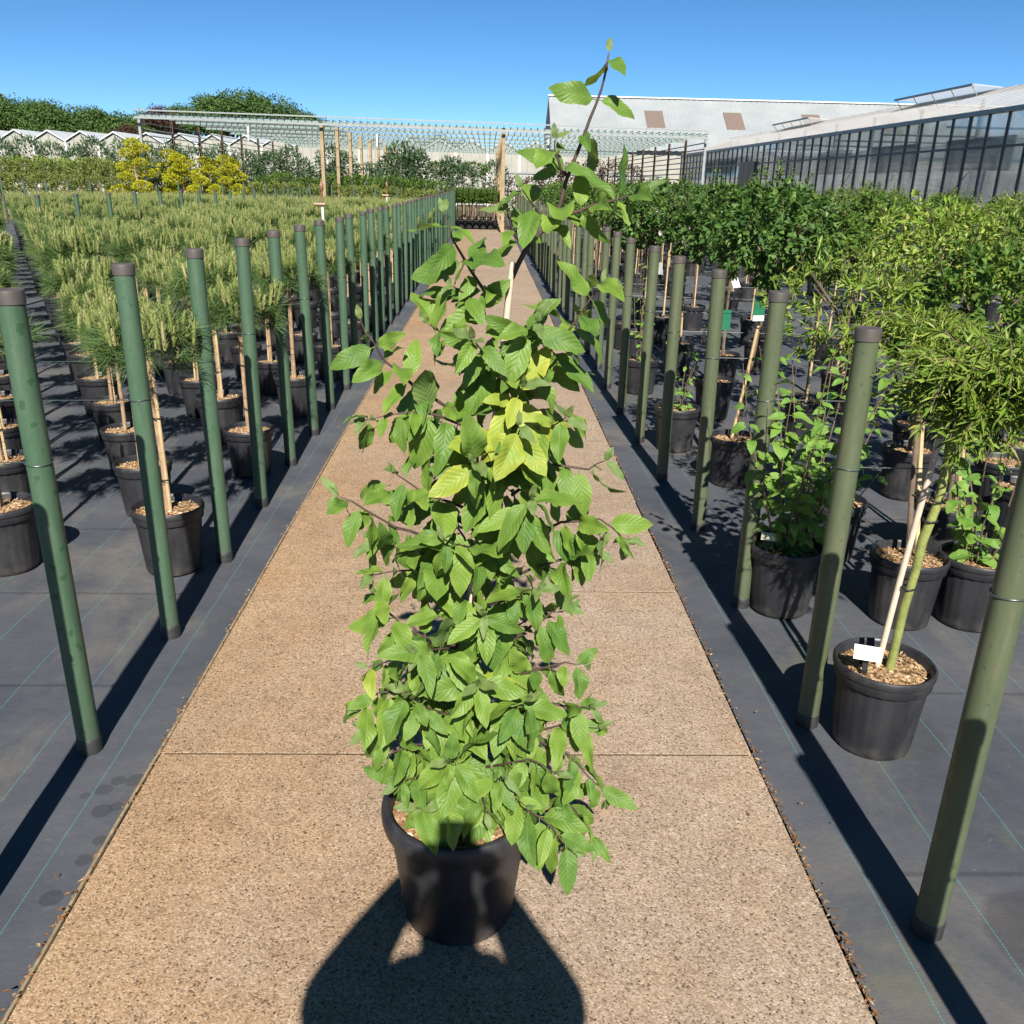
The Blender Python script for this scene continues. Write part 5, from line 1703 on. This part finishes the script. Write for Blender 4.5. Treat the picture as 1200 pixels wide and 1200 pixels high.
# plants at the end of the path
for j in range(3):
    for i in range(6):
        t = standard_tree('bushy_standard', 'bright green bushy standard in the block of pots where the path ends', 'potted tree', (-1.25+i*.27+.1*(j % 2), 34.4+j*.5, 0), CR_MID[(i+j) % 3], 1.12, .95, 'pots where the path ends', random.uniform(0, 6))
for (x, y, h) in ((1.05, 35.2, 1.75), (1.7, 35.6, 1.8), (2.4, 36.0, 2.2), (3.2, 36.2, 2.35), (4.0, 36.6, 2.45), (4.8, 36.4, 2.4), (5.6, 36.8, 2.3)):
    t = round_shrub('purple_beech', 'purple brown bush in a pot near the timber posts', x, y, h, 1.0, PUR, 'purple bushes behind the shrub row')
    ob('pot', POT, t, (0, 0, 0), (0, 0, 0), (1.5, 1.5, 1.4))
for (x, y) in ((-2.2, 44.0), (-.75, 44.5)):
    round_shrub('ball_standard', 'dark clipped standard with a flat rounded head inside the shade frame', x, y, 2.55, 1.5, GRB[0], 'clipped standards inside the shade frame', 'shrub', .5)
round_shrub('conifer_bush', 'large loose green conifer beside the clipped standards', -4.0, 44.0, 3.1, 2.2, CON[0], None)
round_shrub('conifer_bush', 'grey green conifer right of the clipped standards', .3, 45.0, 2.5, 1.3, CON[1], None)
for i in range(9):
    round_shrub('green_bush', 'mid green bush in the far half of the shrub bed before the shade frame', 2.2+i*.6, 29.5+random.uniform(-.5, .5), 1.62+random.uniform(-.1, .1), .9, GRB[i % 3], 'bushes closing the shrub bed')

# sprinklers
def sprinkler(label, x, y):
    t = thing('sprinkler', label, 'sprinkler', (x, y, 0))
    ob('riser', MB().tube([(0, 0, -.05), (0, 0, 1.2)], .022, 10).mesh('riser', ['white_paint']), t)
    ob('pipe', MB().tube([(0, 0, 1.2), (0, 0, 1.44)], .016, 8).mesh('pipe', ['brass']), t)
    ob('valve', MB().tube([(-.12, 0, 1.24), (.05, 0, 1.24)], .028, 8).mesh('valve', ['brass']), t)
    ob('nozzle', MB().lathe([(.014, 1.42), (.034, 1.46), (.034, 1.52), (.018, 1.545), (.018, 1.58), (0, 1.585)], 12).mesh('nozzle', ['brass']), t)
sprinkler('brown brass sprinkler head on a white riser among the pines', -2.52, 14.2)
sprinkler('small brown sprinkler head farther off near the end of the post row', -2.6, 24.0)

# ------------------------------------------------------------------ the photographer, whose shadow falls on the pot
def skinned(name, pts, edges, mat, parent, root=0, sub=2):
    me = bpy.data.meshes.new(name)
    me.from_pydata([p[:3] for p in pts], edges, [])
    o = ob(name, me, parent)
    sm = o.modifiers.new('skin', 'SKIN')
    sm.use_smooth_shade = True
    for i, p in enumerate(pts):
        sv = me.skin_vertices[0].data[i]
        rr = p[3]
        sv.radius = (rr, rr) if not isinstance(rr, tuple) else rr
        sv.use_root = (i == root)
    ss = o.modifiers.new('sub', 'SUBSURF')
    ss.levels = ss.render_levels = sub
    dg = bpy.context.evaluated_depsgraph_get()
    m2 = bpy.data.meshes.new_from_object(o.evaluated_get(dg))
    o.modifiers.clear()
    o.data = m2
    m2.materials.clear()
    m2.materials.append(M[mat])
    return o
PB = Vector((0.0, -0.30, 0))
person = thing('person', 'person in dark jacket holding a phone up with both hands, shadow on the pot', 'person', PB)
body = [(0, -.04, .94, (.15, .11)), (0, -.04, 1.10, (.15, .11)), (0, -.03, 1.25, (.18, .12)), (0, -.01, 1.38, (.15, .09)), (0, .01, 1.45, .070), (0, .03, 1.50, .064),
        (0, .045, 1.565, (.080, .095)), (0, .045, 1.635, (.078, .092)),
        (-.175, .0, 1.375, .085), (-.262, .09, 1.295, .082), (-.170, .18, 1.405, .060), (-.082, .252, 1.512, .034),
        (.165, .0, 1.370, .080), (.245, .09, 1.285, .072), (.150, .18, 1.400, .052), (.078, .252, 1.512, .034),
        (-.09, -.04, .86, .095), (-.10, -.03, .49, .062), (-.105, -.04, .09, .042), (-.11, .06, .045, .036), (-.11, .14, .035, .028),
        (.09, -.04, .86, .095), (.10, -.03, .49, .062), (.105, -.04, .09, .042), (.11, .06, .045, .036), (.11, .14, .035, .028)]
be = [(0, 1), (1, 2), (2, 3), (3, 4), (4, 5), (5, 6), (6, 7), (3, 8), (8, 9), (9, 10), (10, 11), (3, 12), (12, 13), (13, 14), (14, 15), (0, 16), (16, 17), (17, 18), (18, 19), (19, 20), (0, 21), (21, 22), (22, 23), (23, 24), (24, 25)]
bd = skinned('body', body, be, 'jacket', person)
bm2 = bd.data
for nm in ('skin', 'trousers', 'shoe', 'hair'):
    bm2.materials.append(M[nm])
for p in bm2.polygons:
    c = p.center
    if c.z > 1.445 and abs(c.x) < .105 and c.y < .20:
        p.material_index = 1
        if c.z > 1.655 or (c.z > 1.53 and c.y < .02):
            p.material_index = 4
    elif c.z > 1.49 and c.y > .2:
        p.material_index = 1
    elif c.z < .10:
        p.material_index = 3
    elif c.z < .94:
        p.material_index = 2
face = MB().lathe([(0, -.018), (.010, -.012), (.013, 0), (.008, .022), (0, .034)], 8, 0, None, (0, .140, 1.568))
ob('nose', face.mesh('nose', ['skin']), person)
for sx in (-1, 1):
    ob('ear', MB().lathe([(0, -.03), (.012, -.02), (.014, .01), (0, .03)], 8, 0, None, (sx*.084, .04, 1.57)).mesh('ear', ['skin']), person)
    ob('eye', MB().lathe([(0, -.010), (.009, -.005), (.009, .005), (0, .010)], 8, 0, None, (sx*.032, .122, 1.595)).mesh('eye', ['white_card']), person)
    # hand: palm and five fingers closed on the phone's edge
    q = [(sx*.095, .255, 1.515, .030), (sx*.072, .266, 1.535, .027), (sx*.058, .272, 1.560, .023)]
    e = [(0, 1), (1, 2)]
    skinned('palm', q, e, 'skin', person, 0, 2)
    for k in range(4):
        zf = 1.510+.019*k
        L = (.8, 1.0, 1.05, .92)[k]
        skinned('finger', [(sx*.062, .268, zf, .0100), (sx*.052, .270+.012*L, zf+.004, .009), (sx*.040, .270+.010*L, zf+.005, .008), (sx*(.038-.012*L), .270+.008*L, zf+.005, .007)], [(0, 1), (1, 2), (2, 3)], 'skin', person, 0, 1)
    skinned('thumb', [(sx*.066, .262, 1.545, .0120), (sx*.050, .254, 1.560, .010), (sx*.030, .256, 1.572, .0085)], [(0, 1), (1, 2)], 'skin', person, 0, 1)
ph = thing('phone', 'black phone held upright in front of the person\'s face', 'phone', (0.006, -0.034, 1.55))
b = bmesh.new()
bmesh.ops.create_cube(b, size=1)
for v in b.verts:
    v.co = Vector((v.co.x*.076, v.co.y*.008, v.co.z*.158))
bmesh.ops.bevel(b, geom=list(b.edges), offset=.0035, segments=2, affect='EDGES')
me = bpy.data.meshes.new('phone')
b.to_mesh(me)
b.free()
me.materials.append(M['phone'])
pbody = ob('case', me, ph, (0, 0, 0), (-PITCH, 0, 0))
ob('lens_ring', MB().lathe([(.0, .0), (.007, .0), (.008, .0015), (.006, .002), (0, .002)], 16).mesh('lens_ring', ['dark_frame']), pbody, (-.02, .004, .06), (-math.pi/2, 0, 0))
print('objects', len(bpy.data.objects))
